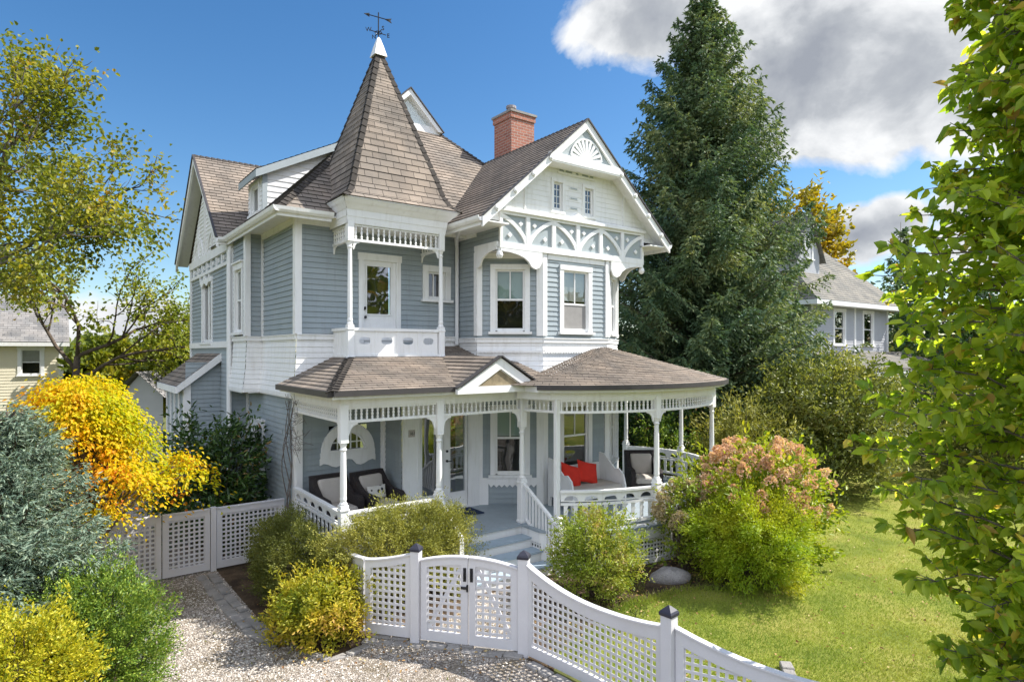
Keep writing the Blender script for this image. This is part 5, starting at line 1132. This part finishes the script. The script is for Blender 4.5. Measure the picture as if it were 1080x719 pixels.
LM['woods'] = leafmat('leaves_woods', [(0, (.05, .09, .02)), (.5, (.13, .16, .03)), (.85, (.25, .22, .03)), (1, (.34, .20, .03))], .25, .6, patch=.12)

conifer('spruce_tree', 'very tall dark green spruce beside the right side of the blue-grey house', (18.5, 13.7), 16.8, 5.1, LM['spruce'], 3, levels=40, per=21, twig=.12, blade=(.15, .058), z0=.4, sag=.24, hang=.38, taper=.82, bl=11, lift=.24, whorl=6)
conifer('blue_spruce', 'pale blue-green spruce at the left edge, in front of the yellow maple', (-.35, 8.75), 3.3, 1.25, LM['blue'], 5, levels=34, per=18, twig=.055, blade=(.06, .013), z0=.15, sag=.1, hang=.05, taper=.72, bl=11, lift=.30)
# Japanese maple: flat tiers of small leaves
mp_ = empty('maple_tree', (.45, 11.85, 0), 'low spreading maple in bright yellow and orange autumn leaf beside the driveway gate', 'tree')
rd = random.Random(4); b = MB(); pads = []
b.tube([(.45, 11.85, -.05), (.5, 11.8, .6), (.48, 11.75, 1.1)], [.10, .085, .075], 8); b.build('trunk', M['bark'], mp_, True); b = MB()
for k in range(150):
    z = rd.uniform(.5, 3.5); f = (z-.5)/3.0; rmax = 1.95*math.sin(min(1., .32+f*.85)*PI*.93)**.6*(1. if f < .7 else 1-.5*(f-.7)/.3); a = rd.uniform(0, 2*PI); r_ = rmax*math.sqrt(rd.uniform(.1, 1.))
    c = V(.40+r_*1.08*math.cos(a), 11.75+r_*math.sin(a), z-.18*r_); pads.append((c, a, rd.uniform(.30, .52)))
    if c.x > .75 and c.z < 1.2+.5*(c.x-.8): pads.pop(); continue
    b.tube([(.48, 11.75, .7+rd.random()*.6), V(.55, 11.75, 1.2).lerp(c, .55)+V(0, 0, .15), c], [.03, .018, .006], 4)
b.build('branches', M['bark'], mp_)
Pp = []; Dd = []
for c, a, s_ in pads:
    n = 260; q = RNG.normal(0, 1, (n, 3)); q = np.stack([q[:, 0]*s_*.55, q[:, 1]*s_*.55, q[:, 2]*.09-(q[:, 0]**2+q[:, 1]**2)*.06], 1); Pp.append(q+np.array(tuple(c))); Dd.append(q*np.array([1, 1, .2])+np.array([0, 0, -.12])+RNG.normal(0, .1, (n, 3)))
P = np.concatenate(Pp); D = np.concatenate(Dd); n = len(P); leaves('crown', P, D, .06*RNG.uniform(.6, 1.3, n), .045*RNG.uniform(.7, 1.2, n), LM['maple'], mp_, np.array([[0, 0, 1.]]), .45, droop=.25)

bush('juniper_shrub', 'dense bright green juniper at the driveway edge below the blue spruce', 'shrub', (.40, 8.0), (.58, .60), 1.55, LM['juniper'], 1300, 42, .036, .017, .075, shape='blade', up=.5, lumps=.2, inner=.2, tall=.5, spread=.4, rough=.09)
bush('golden_shrub', 'bright golden-yellow shrub in the bottom left corner below the blue spruce', 'shrub', (-.22, 7.28), (.50, .50), 1.5, LM['gold'], 700, 40, .038, .02, .08, shape='blade', up=.6, inner=.15, tall=.6, spread=.4, rough=.09)
bush('rhododendron', 'dark green broad-leaved rhododendron behind the driveway gate, against the side of the house', 'shrub', (2.85, 14.1), (.95, .95), 2.35, LM['rhodo'], 330, 26, .13, .05, .2, up=.3, lumps=.22)
bush('cypress_hedge', 'brownish-green clipped cypress in the corner between the driveway gate and the porch railing', 'shrub', (3.10, 10.1), (.46, .95), 1.25, LM['hedge'], 1100, 44, .038, .016, .08, shape='blade', up=.5, lumps=.12, inner=.15, tall=.5, spread=.4)
bush('spreading_cypress', 'wide feathery yellow-green cypress in front of the left porch railing', 'shrub', (4.50, 8.92), (1.12, .48), 1.42, LM['cypress'], 1300, 46, .042, .016, .10, shape='blade', up=.35, lumps=.16, inner=.15, tall=.62, spread=.45)
bush('yellow_shrub', 'loose yellow-leaved shrub at the corner of the gravel left of the garden gate', 'shrub', (3.02, 8.45), (.52, .50), .86, LM['yellowgreen'], 380, 28, .06, .024, .11, up=.4, lumps=.2, tall=.55)
bush('azalea', 'round light green azalea between the steps and the porch lattice', 'shrub', (7.12, 7.32), (.60, .60), 1.28, LM['azalea'], 420, 34, .055, .022, .11, up=.5, lumps=.1, tall=.52)
bush('gold_thread_cypress', 'glowing yellow-green mounded cypress at the lawn edge under the pink hydrangea', 'shrub', (9.70, 6.15), (.82, .76), 1.36, LM['goldthread'], 1300, 50, .055, .018, .12, shape='blade', up=.0, lumps=.24, inner=.12, tall=.6, spread=.4)
hy = bush('hydrangea', 'tall hydrangea with faded pink flower heads at the corner of the round porch', 'shrub', (10.7, 6.6), (1.2, 1.0), 2.05, LM['hydra'], 330, 24, .11, .055, .2, up=.4, lumps=.12, tall=.55)
def panicles(root, C, n_each, L, m, s_=.02):
    Pp = []; Dd = []
    for c, d in C:
        t = RNG.random(n_each)**.8; a = RNG.uniform(0, 2*PI, n_each); rr = (.085*(1-t)+.02)*L/.2; d = unit(np.array(d)); u = unit(np.cross(d, [.3, .2, 1.])); w = np.cross(d, u)
        P = np.array(c)+d*(t*L)[:, None]+u*(rr*np.cos(a))[:, None]+w*(rr*np.sin(a))[:, None]; Pp.append(P); Dd.append(P-np.array(c)-d*(t*L*.8)[:, None]+RNG.normal(0, .02, (n_each, 3)))
    P = np.concatenate(Pp); D = np.concatenate(Dd); n = len(P); leaves('blooms', P, D, s_*1.4*RNG.uniform(.7, 1.3, n), s_*1.5, m, root, D*8, .4, fold=.1)
dd = sphere_dirs(135, .0); C = [((10.7+d[0]*1.25*random.uniform(.9, 1.1), 6.6+d[1]*1.03*random.uniform(.9, 1.08), 1.10+d[2]*1.05*random.uniform(.92, 1.1)), (d[0]*.8, d[1]*.8, .6)) for d in dd]
panicles(hy, C, 95, .22, LM['panicle'], .028)
h2_ = bush('hydrangea', 'smaller hydrangea with tan dried flower heads beside the rock and porch lattice', 'shrub', (9.2, 7.2), (.38, .38), 1.5, LM['azalea'], 110, 18, .08, .04, .14, up=.5, tall=.6)
dd = sphere_dirs(46, -.1); panicles(h2_, [((9.2+d[0]*.40, 7.2+d[1]*.40, .95+d[2]*.55), (d[0], d[1], .5)) for d in dd], 80, .18, LM['panicle2'], .024)
bush('large_shrub', 'big rounded pale-flecked shrub beyond the lawn in front of the neighbouring house', 'shrub', (17.6, 8.75), (1.95, 1.6), 3.5, LM['varieg'], 900, 30, .12, .055, .26, up=.4, lumps=.1, tall=.55)
bush('yew', 'feathery yellow-green yew behind the round porch end under the spruce', 'shrub', (14.6, 9.6), (1.0, 1.0), 2.5, LM['cypress'], 330, 34, .13, .03, .22, shape='blade', up=.6, lumps=.2)
bush('dark_shrub', 'dark evergreen shrub behind the porch posts under the tall spruce', 'shrub', (15.0, 12.6), (1.8, 1.3), 2.7, LM['rhodo'], 420, 30, .14, .055, .25, up=.4)
bush('understory_shrub', 'bright green leafy shrub behind the porch armchair', 'shrub', (13.6, 11.3), (.7, .7), 1.9, LM['juniper'], 160, 26, .11, .05, .18, up=.5)
for k, (x, y, r_, h_, lab, mt) in enumerate(((22.5, 6.2, 1.7, 2.6, 'shaded green shrub at the far right of the lawn, behind the foreground tree', 'varieg'), (26., 9.0, 2.2, 3.2, 'dark green shrub before the grey porch roof of the neighbouring house', 'rhodo'), (21.0, 3.0, 1.6, 2.2, 'low green shrub at the right edge of the lawn', 'azalea'))):
    bush('garden_shrub', lab, 'shrub', (x, y), (r_, r_), h_, LM[mt], 380, 26, .16, .07, .28, up=.4)
# foreground tree at the right edge
ft = empty('magnolia_tree', (7.0, 1.45, 0), 'large-leaved green tree close by at the right edge, with a few yellowing leaves', 'tree')
b = MB(); b.tube([(7., 1.45, -.05), (7.03, 1.43, 2.), (6.97, 1.5, 4.5), (7., 1.45, 7.8)], [.11, .09, .06, .015], 9); b.build('trunk', M['barkgrey'], ft, True); b = MB()
rd = random.Random(12); Pp = []; Dd = []
RZ, RR = [.6, 1.2, 1.8, 2.5, 3.2, 3.9, 4.6, 5.3, 6.0, 6.8, 7.6, 8.2], [.6, .85, 1.0, 1.3, 1.60, 1.45, 1.70, 1.2, .98, .85, .6, .2]
for k in range(265):
    z = .6+7.4*(k+rd.random())/265; reach = float(np.interp(z, RZ, RR))*(rd.uniform(.45, 1.04) if k % 3 else rd.uniform(.85, 1.06)); a = k*2.399+rd.uniform(-.4, .4); rise = rd.uniform(-.05, .55)
    d = V(math.cos(a), math.sin(a), 0); sd0 = V(-d.y, d.x, 0)*rd.uniform(-.25, .25); p0 = V(7.0, 1.45, z-rise*.8*reach-.1); pts = [p0+d*(reach*t)+sd0*(t*t*reach)+V(0, 0, rise*reach*(1.5*t-.7*t*t)+rd.gauss(0, .025)) for t in (0, .25, .5, .75, 1.)]; b.tube(pts, [.016, .012, .009, .006, .004], 5)
    for t in np.arange(.22, 1.02, .085):
        i = min(3, int(t*4)); q = pts[i].lerp(pts[i+1], min(1, t*4-i))
        for sg in (-1, 1):
            if rd.random() < .15: continue
            sd = V(-d.y, d.x, 0)*sg; tw = (d*rd.uniform(.2, .9)+sd*rd.uniform(.3, 1)+V(0, 0, rd.uniform(-.3, .8))).normalized(); tl = rd.uniform(.08, .30)*(1.15-t*.4); e = q+tw*tl; b.tube([q, e], [.005, .003], 3)
            for j in range(rd.randint(4, 6)):
                w = e-tw*tl*rd.uniform(0, .7); Pp.append(tuple(w)); Dd.append(tuple(tw*rd.uniform(.2, 1)+V(rd.gauss(0, .6), rd.gauss(0, .6), rd.gauss(-.35, .4))))
b.build('branches', M['barkgrey'], ft, True); P = np.array(Pp); n = len(P); print('magnolia', n)
leaves('crown', P, np.array(Dd), .138*RNG.uniform(.45, 1.25, n), .086*RNG.uniform(.6, 1.15, n), LM['green'], ft, np.array([[0, 0, .9]]), .7, fold=.2, droop=.32)
# trees at the left and behind
tree('bare_branched_tree', 'tall half-bare tree with olive-yellow leaves reaching in from the left edge', 'tree', (-5.2, 28.5), 17, LM['olive'], 'barkgrey', 21, maxd=6, L0=4.2, r0=.24, spread=.55, up=.06, per=9, leafL=.16, leafW=.12, cr=.5, keep=.42, trunk_h=.25, kids=(3, 3), shrink=.70, dirs=[(.55, -.2, .9), (.1, -.1, 1.), (-.5, .4, .9), (.62, -.35, .8), (.3, -.2, .9), (.7, -.3, .72)])
tree('slender_tree', 'slender pale-leaved tree rising between the cream house and the rear wing', 'tree', (.82, 29.2), 9.0, LM['lime'], 'bark', 33, maxd=4, L0=2.6, r0=.13, spread=.7, up=.1, per=8, leafL=.15, leafW=.10, cr=.4, keep=.75, trunk_h=.42, lean=(.1, .1), dirs=[(.2, 0, 1.), (.8, -.5, .6), (.7, -.6, .15), (-.5, .3, .6)])
def blob_tree(label, x, y, h, r_, mt, seed, z0=1., nc=240, per=22, L=.3, group=None, name='round_tree'):
    o = bush(name, label, 'tree', (x, y), (r_, r_), h-z0, LM[mt], nc, per, L, L*.7, r_*.16, group, up=.4, lumps=.22, inner=.3, z0=z0, stem=False, tall=.45)
    b = MB(); b.tube([(x, y, -.05), (x+.1, y, z0+h*.2), (x, y, h*.6)], [.16, .13, .06], 6); b.build('trunk', M['bark'], o, True); return o
blob_tree('yellow-green bushy tree beyond the grey garage roof', 5.4, 31.6, 4.7, 2.2, 'lime', 1)
blob_tree('dark green tree just left of the rear wing corner', 6.6, 28.8, 5.6, 1.7, 'rhodo', 2)
blob_tree('rounded yellow-green tree between the slender tree and the bushy tree', 3.0, 34.2, 4.6, 2.1, 'olive', 3)
blob_tree('yellowing autumn tree showing over the right shoulder of the tall spruce', 34.4, 19.4, 12.3, 2.7, 'autumn', 4, z0=5, nc=420)
blob_tree('green tree standing behind the neighbouring house at the right', 40., 13., 8.2, 3.2, 'rhodo', 5, z0=2)
blob_tree('green tree far behind the foreground leaves at the right edge', 36., 2.5, 7.2, 3.0, 'olive', 6)
blob_tree('leafy tree at the right beyond the garden shrubs', 31., 6.0, 4.6, 2.4, 'varieg', 7)
conifer('distant_conifer', 'small dark conifer top showing above the neighbouring roof', (42.5, 16.8), 12.0, 2.2, LM['spruce'], 8, levels=24, per=8, twig=.3, blade=(.34, .09), sag=.2, hang=.3, bl=4)
# woods on the horizon
n = 60000; a = RNG.uniform(R(-165), R(195), n); d = RNG.uniform(70, 130, n); hh = (3.6+1.4*np.sin(a*9)+1.1*np.sin(a*23+1)+.6*np.sin(a*51))*d/85*np.where((a < R(-25)) | (a > R(150)), 3.2, 1.); P = np.stack([d*np.cos(a), d*np.sin(a), hh*RNG.random(n)**.7], 1)
tag(leaves('distant_woods', P, RNG.normal(0, 1, (n, 3)), 1.7*RNG.uniform(.6, 1.3, n), 1.3, LM['woods'], None, np.array([[0, 0, .8]])), kind='stuff')
# grass
lawn = [(5.25, 2.0), (6.0, -2), (12, -4), (26, -2), (26, 9.0), (17, 8.6), (13.2, 8.0), (11.6, 7.2), (11.0, 5.9), (10.0, 5.6), (8.4, 6.6), (7.2, 6.72), (6.2, 6.3), (5.25, 6.0)]
q = scatter(lawn, 900000, (5.2, -4, 26, 9)); q = q[RNG.random(len(q)) < np.clip(9/np.hypot(q[:, 0], q[:, 1]), 0, 1)**2.2]; n = len(q); P = np.concatenate([q, np.full((n, 1), .008)], 1)
LM['grass'] = leafmat('grass_blades', [(0, (.14, .225, .03)), (.5, (.24, .31, .045)), (.85, (.34, .355, .07)), (1, (.47, .42, .16))], .3, .6, .2, patch=.7)
D = RNG.normal(0, .55, (n, 3)); D[:, 2] = RNG.uniform(.5, 1., n); leaves_o = leaves('grass', P, D, RNG.uniform(.025, .06, n), .007, LM['grass'], None, None, 1., 'blade'); tag(leaves_o, kind='stuff')
ed_ = Path([(5.3, 6.05), (6.2, 6.32), (7.2, 6.74), (8.4, 6.62), (10.0, 5.62), (11.0, 5.92), (11.6, 7.2), (13.2, 8.0), (17, 8.6)]); ts = RNG.uniform(0, ed_.L, 9000); q = np.array([tuple(ed_.at(t))[:2] for t in ts])+RNG.normal(0, .07, (9000, 2)); P = np.concatenate([q, np.full((9000, 1), .008)], 1)
D = RNG.normal(0, .45, (9000, 3)); D[:, 2] = RNG.uniform(.6, 1., 9000); tag(leaves('grass', P, D, RNG.uniform(.04, .11, 9000), .008, LM['grass'], None, None, 1., 'blade'), kind='stuff')
q = np.concatenate([scatter([(2.4, 8.6), (3.6, 8.6), (3.6, 9.4), (2.5, 9.6)], 4500), scatter([(5.2, 5.9), (7.2, 6.3), (8.6, 7.6), (8.6, 8.0), (5.6, 6.9)], 5000), scatter([(8.6, 6.7), (10.3, 5.9), (10.6, 6.6), (9.2, 7.2)], 2500), scatter(drive, 2600)]); n = len(q); P = np.concatenate([q, np.full((n, 1), .01)], 1)
D = RNG.normal(0, .7, (n, 3)); D[:, 2] = RNG.uniform(.3, 1., n); tag(leaves('ground_cover', P, D, RNG.uniform(.025, .06, n), .016, LM['hedge'], None, None, 1., 'leaf'), kind='stuff')
q = np.concatenate([scatter([(2.3, 7.9), (4.9, 5.8), (8.6, 6.5), (11, 5.6), (11, 7.8), (5.6, 7.2), (3.2, 10.5), (2.4, 10)], 1500), scatter(lawn, 520, (5.3, 2, 15, 8)), scatter(drive, 420)]); n = len(q); P = np.concatenate([q, np.full((n, 1), .045)], 1); D = RNG.normal(0, 1, (n, 3))*np.array([1, 1, .2])
LM['fallen'] = leafmat('fallen_leaves', [(0, (.20, .10, .04)), (.6, (.36, .22, .08)), (1, (.5, .40, .2))], .1, .8)
tag(leaves('fallen_leaves', P, D, .045*RNG.uniform(.6, 1.3, n), .03, LM['fallen'], None, np.array([[0, 0, 1.]]), .4), kind='stuff')

# ------------------------------------------------------------------ neighbouring houses
def P2d(u, d): s_ = (u-540)/660; return ((.596+.803*s_)*d, (.803-.596*s_)*d)
nh = empty('neighbour_house', (31, 17, 0), 'pale grey two-storey house with grey hipped roof and small gable, beyond the tall spruce', 'house')
Fn = Fr((27.2, 14.4), (34.9, 14.4)); wn = [(2.1, 3.05, 4.3, 5.85), (5.0, 5.95, 4.3, 5.85)]
b = MB(); clap(b, Fn, 0, Fn.w, 0, 6.1, [hole(*w) for w in wn], .13, .015); clap(b, Fr((34.9, 14.4), (34.9, 22)), 0, 7.6, 0, 6.1, [], .13, .015); clap(b, Fr((27.2, 22), (27.2, 14.4)), 0, 7.6, 0, 6.1, [], .13, .015); b.build('wall', M['neighwall'], nh)
for w in wn: window(Fn, *w, cas=.13, mid=5.05, blind=.0, parent=nh, head=False)
b = MB(); ez = 6.25; x0, x1, y0, y1 = 26.6, 35.5, 13.8, 22.6; rx0, rx1, ry, rz_ = 29.3, 32.2, 18.2, 10.6
courses(b, [(x0, y0, ez), (x1, y0, ez), (rx1, ry, rz_), (rx0, ry, rz_)], (1, 0, 0), (0, ry-y0, rz_-ez), .17, .012); courses(b, [(x0, y1, ez), (x0, y0, ez), (rx0, ry, rz_)], (0, -1, 0), (rx0-x0, 0, rz_-ez), .17, .012); courses(b, [(x1, y0, ez), (x1, y1, ez), (rx1, ry, rz_)], (0, 1, 0), (rx1-x1, 0, rz_-ez), .17, .012)
b.build('roof', M['neighroof'], nh)
t = MB(); t.box(x0, x1, y0, y0+.04, ez-.22, ez-.01); t.box(x0, x0+.04, y0+.04, y1, ez-.22, ez-.01); t.box(x1-.04, x1, y0+.04, y1, ez-.22, ez-.01); t.box(x0+.04, x1-.04, y0+.04, 14.4, ez-.2, ez-.17)
for u in (0., 4.0, 7.52): t.fbox(Fn, u, u+.16, 3.4, 6.05, 0, .04)
t.build('trim', M['white'], nh)
gx, gy_ = 28.5, 15.2; Fgn = Fr((gx-1.0, gy_), (gx+1.0, gy_)); b = MB(); b.fprism(Fgn, [(0, 7.3), (2., 7.3), (2., 8.5), (1., 10.3), (0, 8.5)], -2.5, 0); go = b.build('gable_dormer', M['neighwall'], nh)
b = MB()
for sg in (-1, 1):
    p = [(gx+sg*1.25, gy_-.2, 8.15), (gx, gy_-.2, 10.42), (gx, 18, 10.42), (gx+sg*1.25, 18, 8.15)]; courses(b, [p[0], p[3], p[2], p[1]], (0, -sg*-1, 0), (-sg*1.25, 0, 2.27), .17, .012)
b.build('dormer_roof', M['neighroof'], go); window(Fgn, .7, 1.3, 8.3, 9.1, cas=.1, parent=nh, head=False, depth=.2)
b = MB(); courses(b, [(27.0, 11.6, 3.15), (36.6, 11.6, 3.15), (36.6, 14.4, 3.95), (27.0, 14.4, 3.95)], (1, 0, 0), (0, 2.8, .8), .17, .012); b.build('porch_roof', M['neighroof'], nh)
t = MB(); t.box(27.0, 36.6, 11.62, 11.7, 2.85, 3.13)
for x in (27.3, 29.4, 31.5, 33.6, 35.3): t.box(x-.09, x+.09, 11.75, 11.93, 0, 2.85)
t.build('porch_posts', M['white'], nh)
ch_ = empty('cream_house', (-1, 35, 0), 'cream clapboard house with grey shingled roof at the far left', 'house')
a, c = (-6.2, 34.5), (.54, 34.5); Fc = Fr(a, c); vd = -Fc.n; wu = (3.62+3.66, 4.42+3.66)
wx = Fc.w-1.12; wc = (wx-.34, wx+.34, 2.96, 4.05)
b = MB(); clap(b, Fc, 0, Fc.w, 0, 4.35, [hole(*wc)], .13, .015); e_ = V(*c, 0)+vd*6; clap(b, Fr(c, (e_.x, e_.y)), 0, 6, 0, 4.35, [], .13, .015); b.build('wall', M['cream'], ch_)
window(Fc, *wc, cas=.13, mid=3.5, blind=.5, bmat='cushion', parent=ch_)
b = MB(); p0, p1 = Fc.p(-.3, 4.38, .35), Fc.p(Fc.w+.25, 4.38, .35); q0, q1 = Fc.p(-.3, 6.62, -2.9), Fc.p(Fc.w+.25, 6.62, -2.9); courses(b, [p0, p1, q1, q0], Fc.u, q0-p0, .17, .015); r0_, r1_ = Fc.p(Fc.w+.25, 4.38, -6.2), Fc.p(-.3, 4.38, -6.2); courses(b, [r0_, r1_, q0, q1], -Fc.u, q0-r1_, .17, .015); b.build('roof', M['greyroof'], ch_)
t = MB(); t.fbox(Fc, -.3, Fc.w+.25, 4.2, 4.36, .3, .37); t.fbox(Fc, -.3, Fc.w+.2, 4.2, 4.23, 0, .3); t.fbox(Fc, Fc.w-.14, Fc.w+.03, 0, 4.2, 0, .04); t.fprism(Fr(c, (e_.x, e_.y)), [(0, 4.3), (6, 4.3), (2.9, 6.55)], -.1, .0); t.build('trim', M['white'], ch_)
gr_ = empty('garage', (4, 26, 0), 'low grey shingled garage roof showing above the yellow maple', 'garage')
a, c = P2d(128, 24), P2d(172, 24); Fz = Fr(a, c); b = MB(); clap(b, Fz, 0, Fz.w, 0, 2.3, [], .13, .015); b.fprism(Fz, [(0, 2.3), (Fz.w, 2.3), (Fz.w*.45, 3.1)], -.05, 0); b.build('wall', M['neighwall'], gr_)
b = MB(); rp = lambda u, z, d_: Fz.p(u, z, d_); courses(b, [rp(-.25, 2.2, -4), rp(-.25, 2.2, .3), rp(Fz.w*.45, 3.2, .3), rp(Fz.w*.45, 3.2, -4)], Fz.n, rp(Fz.w*.45, 3.2, 0)-rp(-.25, 2.2, 0), .17, .012); courses(b, [rp(Fz.w+.25, 2.2, .3), rp(Fz.w+.25, 2.2, -4), rp(Fz.w*.45, 3.2, -4), rp(Fz.w*.45, 3.2, .3)], -Fz.n, rp(Fz.w*.45, 3.2, 0)-rp(Fz.w+.25, 2.2, 0), .17, .012); b.build('roof', M['greyroof'], gr_)

# ------------------------------------------------------------------ sun, sky, camera
EL = R(46); Sd = V(math.sin(R(67))*math.cos(EL), -math.cos(R(67))*math.cos(EL), math.sin(EL))
sl_o = bpy.data.lights.new('sun', 'SUN'); sl_o.energy = 4.6; sl_o.angle = R(.53); sl_o.color = (1., .955, .88); so_ = bpy.data.objects.new('sun', sl_o); COL.objects.link(so_); so_.rotation_euler = Sd.to_track_quat('Z', 'Y').to_euler(); so_.location = Sd*60
W = bpy.data.worlds.new('World'); S.world = W; W.use_nodes = True; t_ = W.node_tree
for x in list(t_.nodes): t_.nodes.remove(x)
nt = NT(t_); out = nt.n('ShaderNodeOutputWorld')
sky = nt.n('ShaderNodeTexSky'); sky.sky_type = 'NISHITA'; sky.sun_disc = False; sky.sun_elevation = EL; sky.sun_rotation = math.atan2(Sd.x, Sd.y); sky.altitude = 100; sky.air_density = 1.; sky.dust_density = .4; sky.ozone_density = 2.2
G_ = nt.n('ShaderNodeTexCoord').outputs['Generated']
vn_ = nt.n('ShaderNodeVectorMath', {0: G_}, operation='NORMALIZE').outputs[0]
# clouds on a flat deck high above: direction divided by its height
sep = nt.n('ShaderNodeSeparateXYZ', {0: vn_}); zc_ = nt.math('MAXIMUM', sep.outputs[2], .02)
def blob(u, v, rad, asp=1.):
    s_ = (u-540)/660; d = unit(np.array([.596+.803*s_, .803-.596*s_, (371-v)/660])); rt = unit(np.array([d[1], -d[0], 0])); upv = np.cross(rt, d)
    def dot(k): return nt.n('ShaderNodeVectorMath', {0: vn_, 1: tuple(k)}, operation='DOT_PRODUCT').outputs[1]
    a = nt.math('DIVIDE', dot(rt), rad*asp); b_ = nt.math('DIVIDE', dot(upv), rad); front = nt.math('GREATER_THAN', dot(d), .2)
    r2 = nt.math('SQRT', nt.math('ADD', nt.math('MULTIPLY', a, a), nt.math('MULTIPLY', b_, b_))); return nt.math('MULTIPLY', nt.math('SUBTRACT', 1., r2, clamp=True), front), b_
def cnoise(off): return nt.n('ShaderNodeTexNoise', {'Vector': nt.n('ShaderNodeVectorMath', {0: nt.n('ShaderNodeMapping', {0: vn_, 'Scale': (1, 1, 1.35)}).outputs[0], 1: off}, operation='ADD').outputs[0], 'Scale': 6.2, 'Detail': 12., 'Roughness': .57, 'Distortion': .25}).outputs[0]
n1 = cnoise((0, 0, 0)); n1s = cnoise(tuple(Sd*.045)); n1t = cnoise(tuple(Sd*.11+V(0, 0, .03)))
n2 = nt.n('ShaderNodeTexNoise', {'Vector': nt.n('ShaderNodeMapping', {0: vn_, 'Scale': (1, 1, 2.2), 'Location': (3, 1, 2)}).outputs[0], 'Scale': 3.2, 'Detail': 6.}).outputs[0]
mask = None; shade = None
CL = [(850, 60, .20, 1.5, 1.), (690, 20, .13, 1.5, 1.), (800, 110, .13, 1.5, .95), (950, 70, .17, 1.3, 1.), (905, 250, .07, 1.3, 1.), (945, 235, .06, 1.3, 1.), (1060, 240, .13, 1.2, .9), (1040, 110, .12, 1.2, .9), (150, 350, .10, 1.9, .8), (178, 322, .05, 1.6, .6), ]
BK_FILL = [((-.6, -.8, .45), .75), ((-.95, -.1, .4), .5), ((.1, -1., .5), .55), ((-.3, -.3, 1.), .5)]  # unseen clouds added behind the camera to brighten shaded sides
for (u, v, rad, asp, w) in CL:
    bl_, hb = blob(u, v, rad, asp); x = nt.math('MULTIPLY', bl_, w); mask = x if mask is None else nt.math('MAXIMUM', mask, x)
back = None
for k, rad in BK_FILL:
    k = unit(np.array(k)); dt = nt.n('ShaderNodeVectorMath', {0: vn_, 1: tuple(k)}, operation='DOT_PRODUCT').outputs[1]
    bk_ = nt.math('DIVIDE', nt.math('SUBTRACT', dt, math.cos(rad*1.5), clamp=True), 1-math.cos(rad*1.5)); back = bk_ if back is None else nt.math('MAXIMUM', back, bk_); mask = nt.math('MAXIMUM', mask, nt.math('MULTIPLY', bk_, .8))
dens = nt.math('MULTIPLY_ADD', n1, 1.5, nt.math('MULTIPLY_ADD', mask, 1.55, -1.28)); alpha = nt.ramp(dens, [(.0, (0,)*3), (.10, (.45,)*3), (.24, (1.,)*3)])
thick = nt.math('MULTIPLY_ADD', nt.math('SUBTRACT', nt.math('MULTIPLY_ADD', n1s, .6, nt.math('MULTIPLY', n1t, .6)), nt.math('MULTIPLY', n1, 1.2)), 1.5, nt.math('MULTIPLY_ADD', n2, .55, nt.math('MULTIPLY_ADD', dens, .42, -.06))); ccol = nt.ramp(thick, [(.20, (3.3, 3.35, 3.4)), (.36, (2.6, 2.68, 2.78)), (.55, (1.75, 1.85, 2.0)), (.80, (1.25, 1.35, 1.55))])
skyc = nt.n('ShaderNodeHueSaturation', {'Hue': .5, 'Saturation': 1.28, 'Value': .56, 'Color': sky.outputs[0]}).outputs[0]
ccol = nt.mixc(nt.ramp(back, [(.02, (0,)*3), (.2, (1,)*3)]), ccol, (4.5, 4.9, 5.8))      # added fill clouds get an extra-bright colour to lift the shade
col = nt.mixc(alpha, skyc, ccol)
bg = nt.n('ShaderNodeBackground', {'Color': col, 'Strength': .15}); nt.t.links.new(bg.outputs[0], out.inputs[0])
cam = bpy.data.cameras.new('camera'); co_ = bpy.data.objects.new('camera', cam); COL.objects.link(co_); cam.lens = 22.0; cam.sensor_width = 36; cam.shift_y = 11.5/1080; cam.clip_end = 2000; cam.clip_start = .05
co_.location = (0, 0, 3.95); co_.rotation_euler = (PI/2, 0, -math.atan2(.596, .803)); S.camera = co_
S.view_settings.view_transform = 'Standard'; S.view_settings.look = 'None'; S.view_settings.exposure = 1.0; S.view_settings.gamma = 1.
S.render.engine = 'CYCLES'; S.cycles.max_bounces = 8; S.cycles.transparent_max_bounces = 12
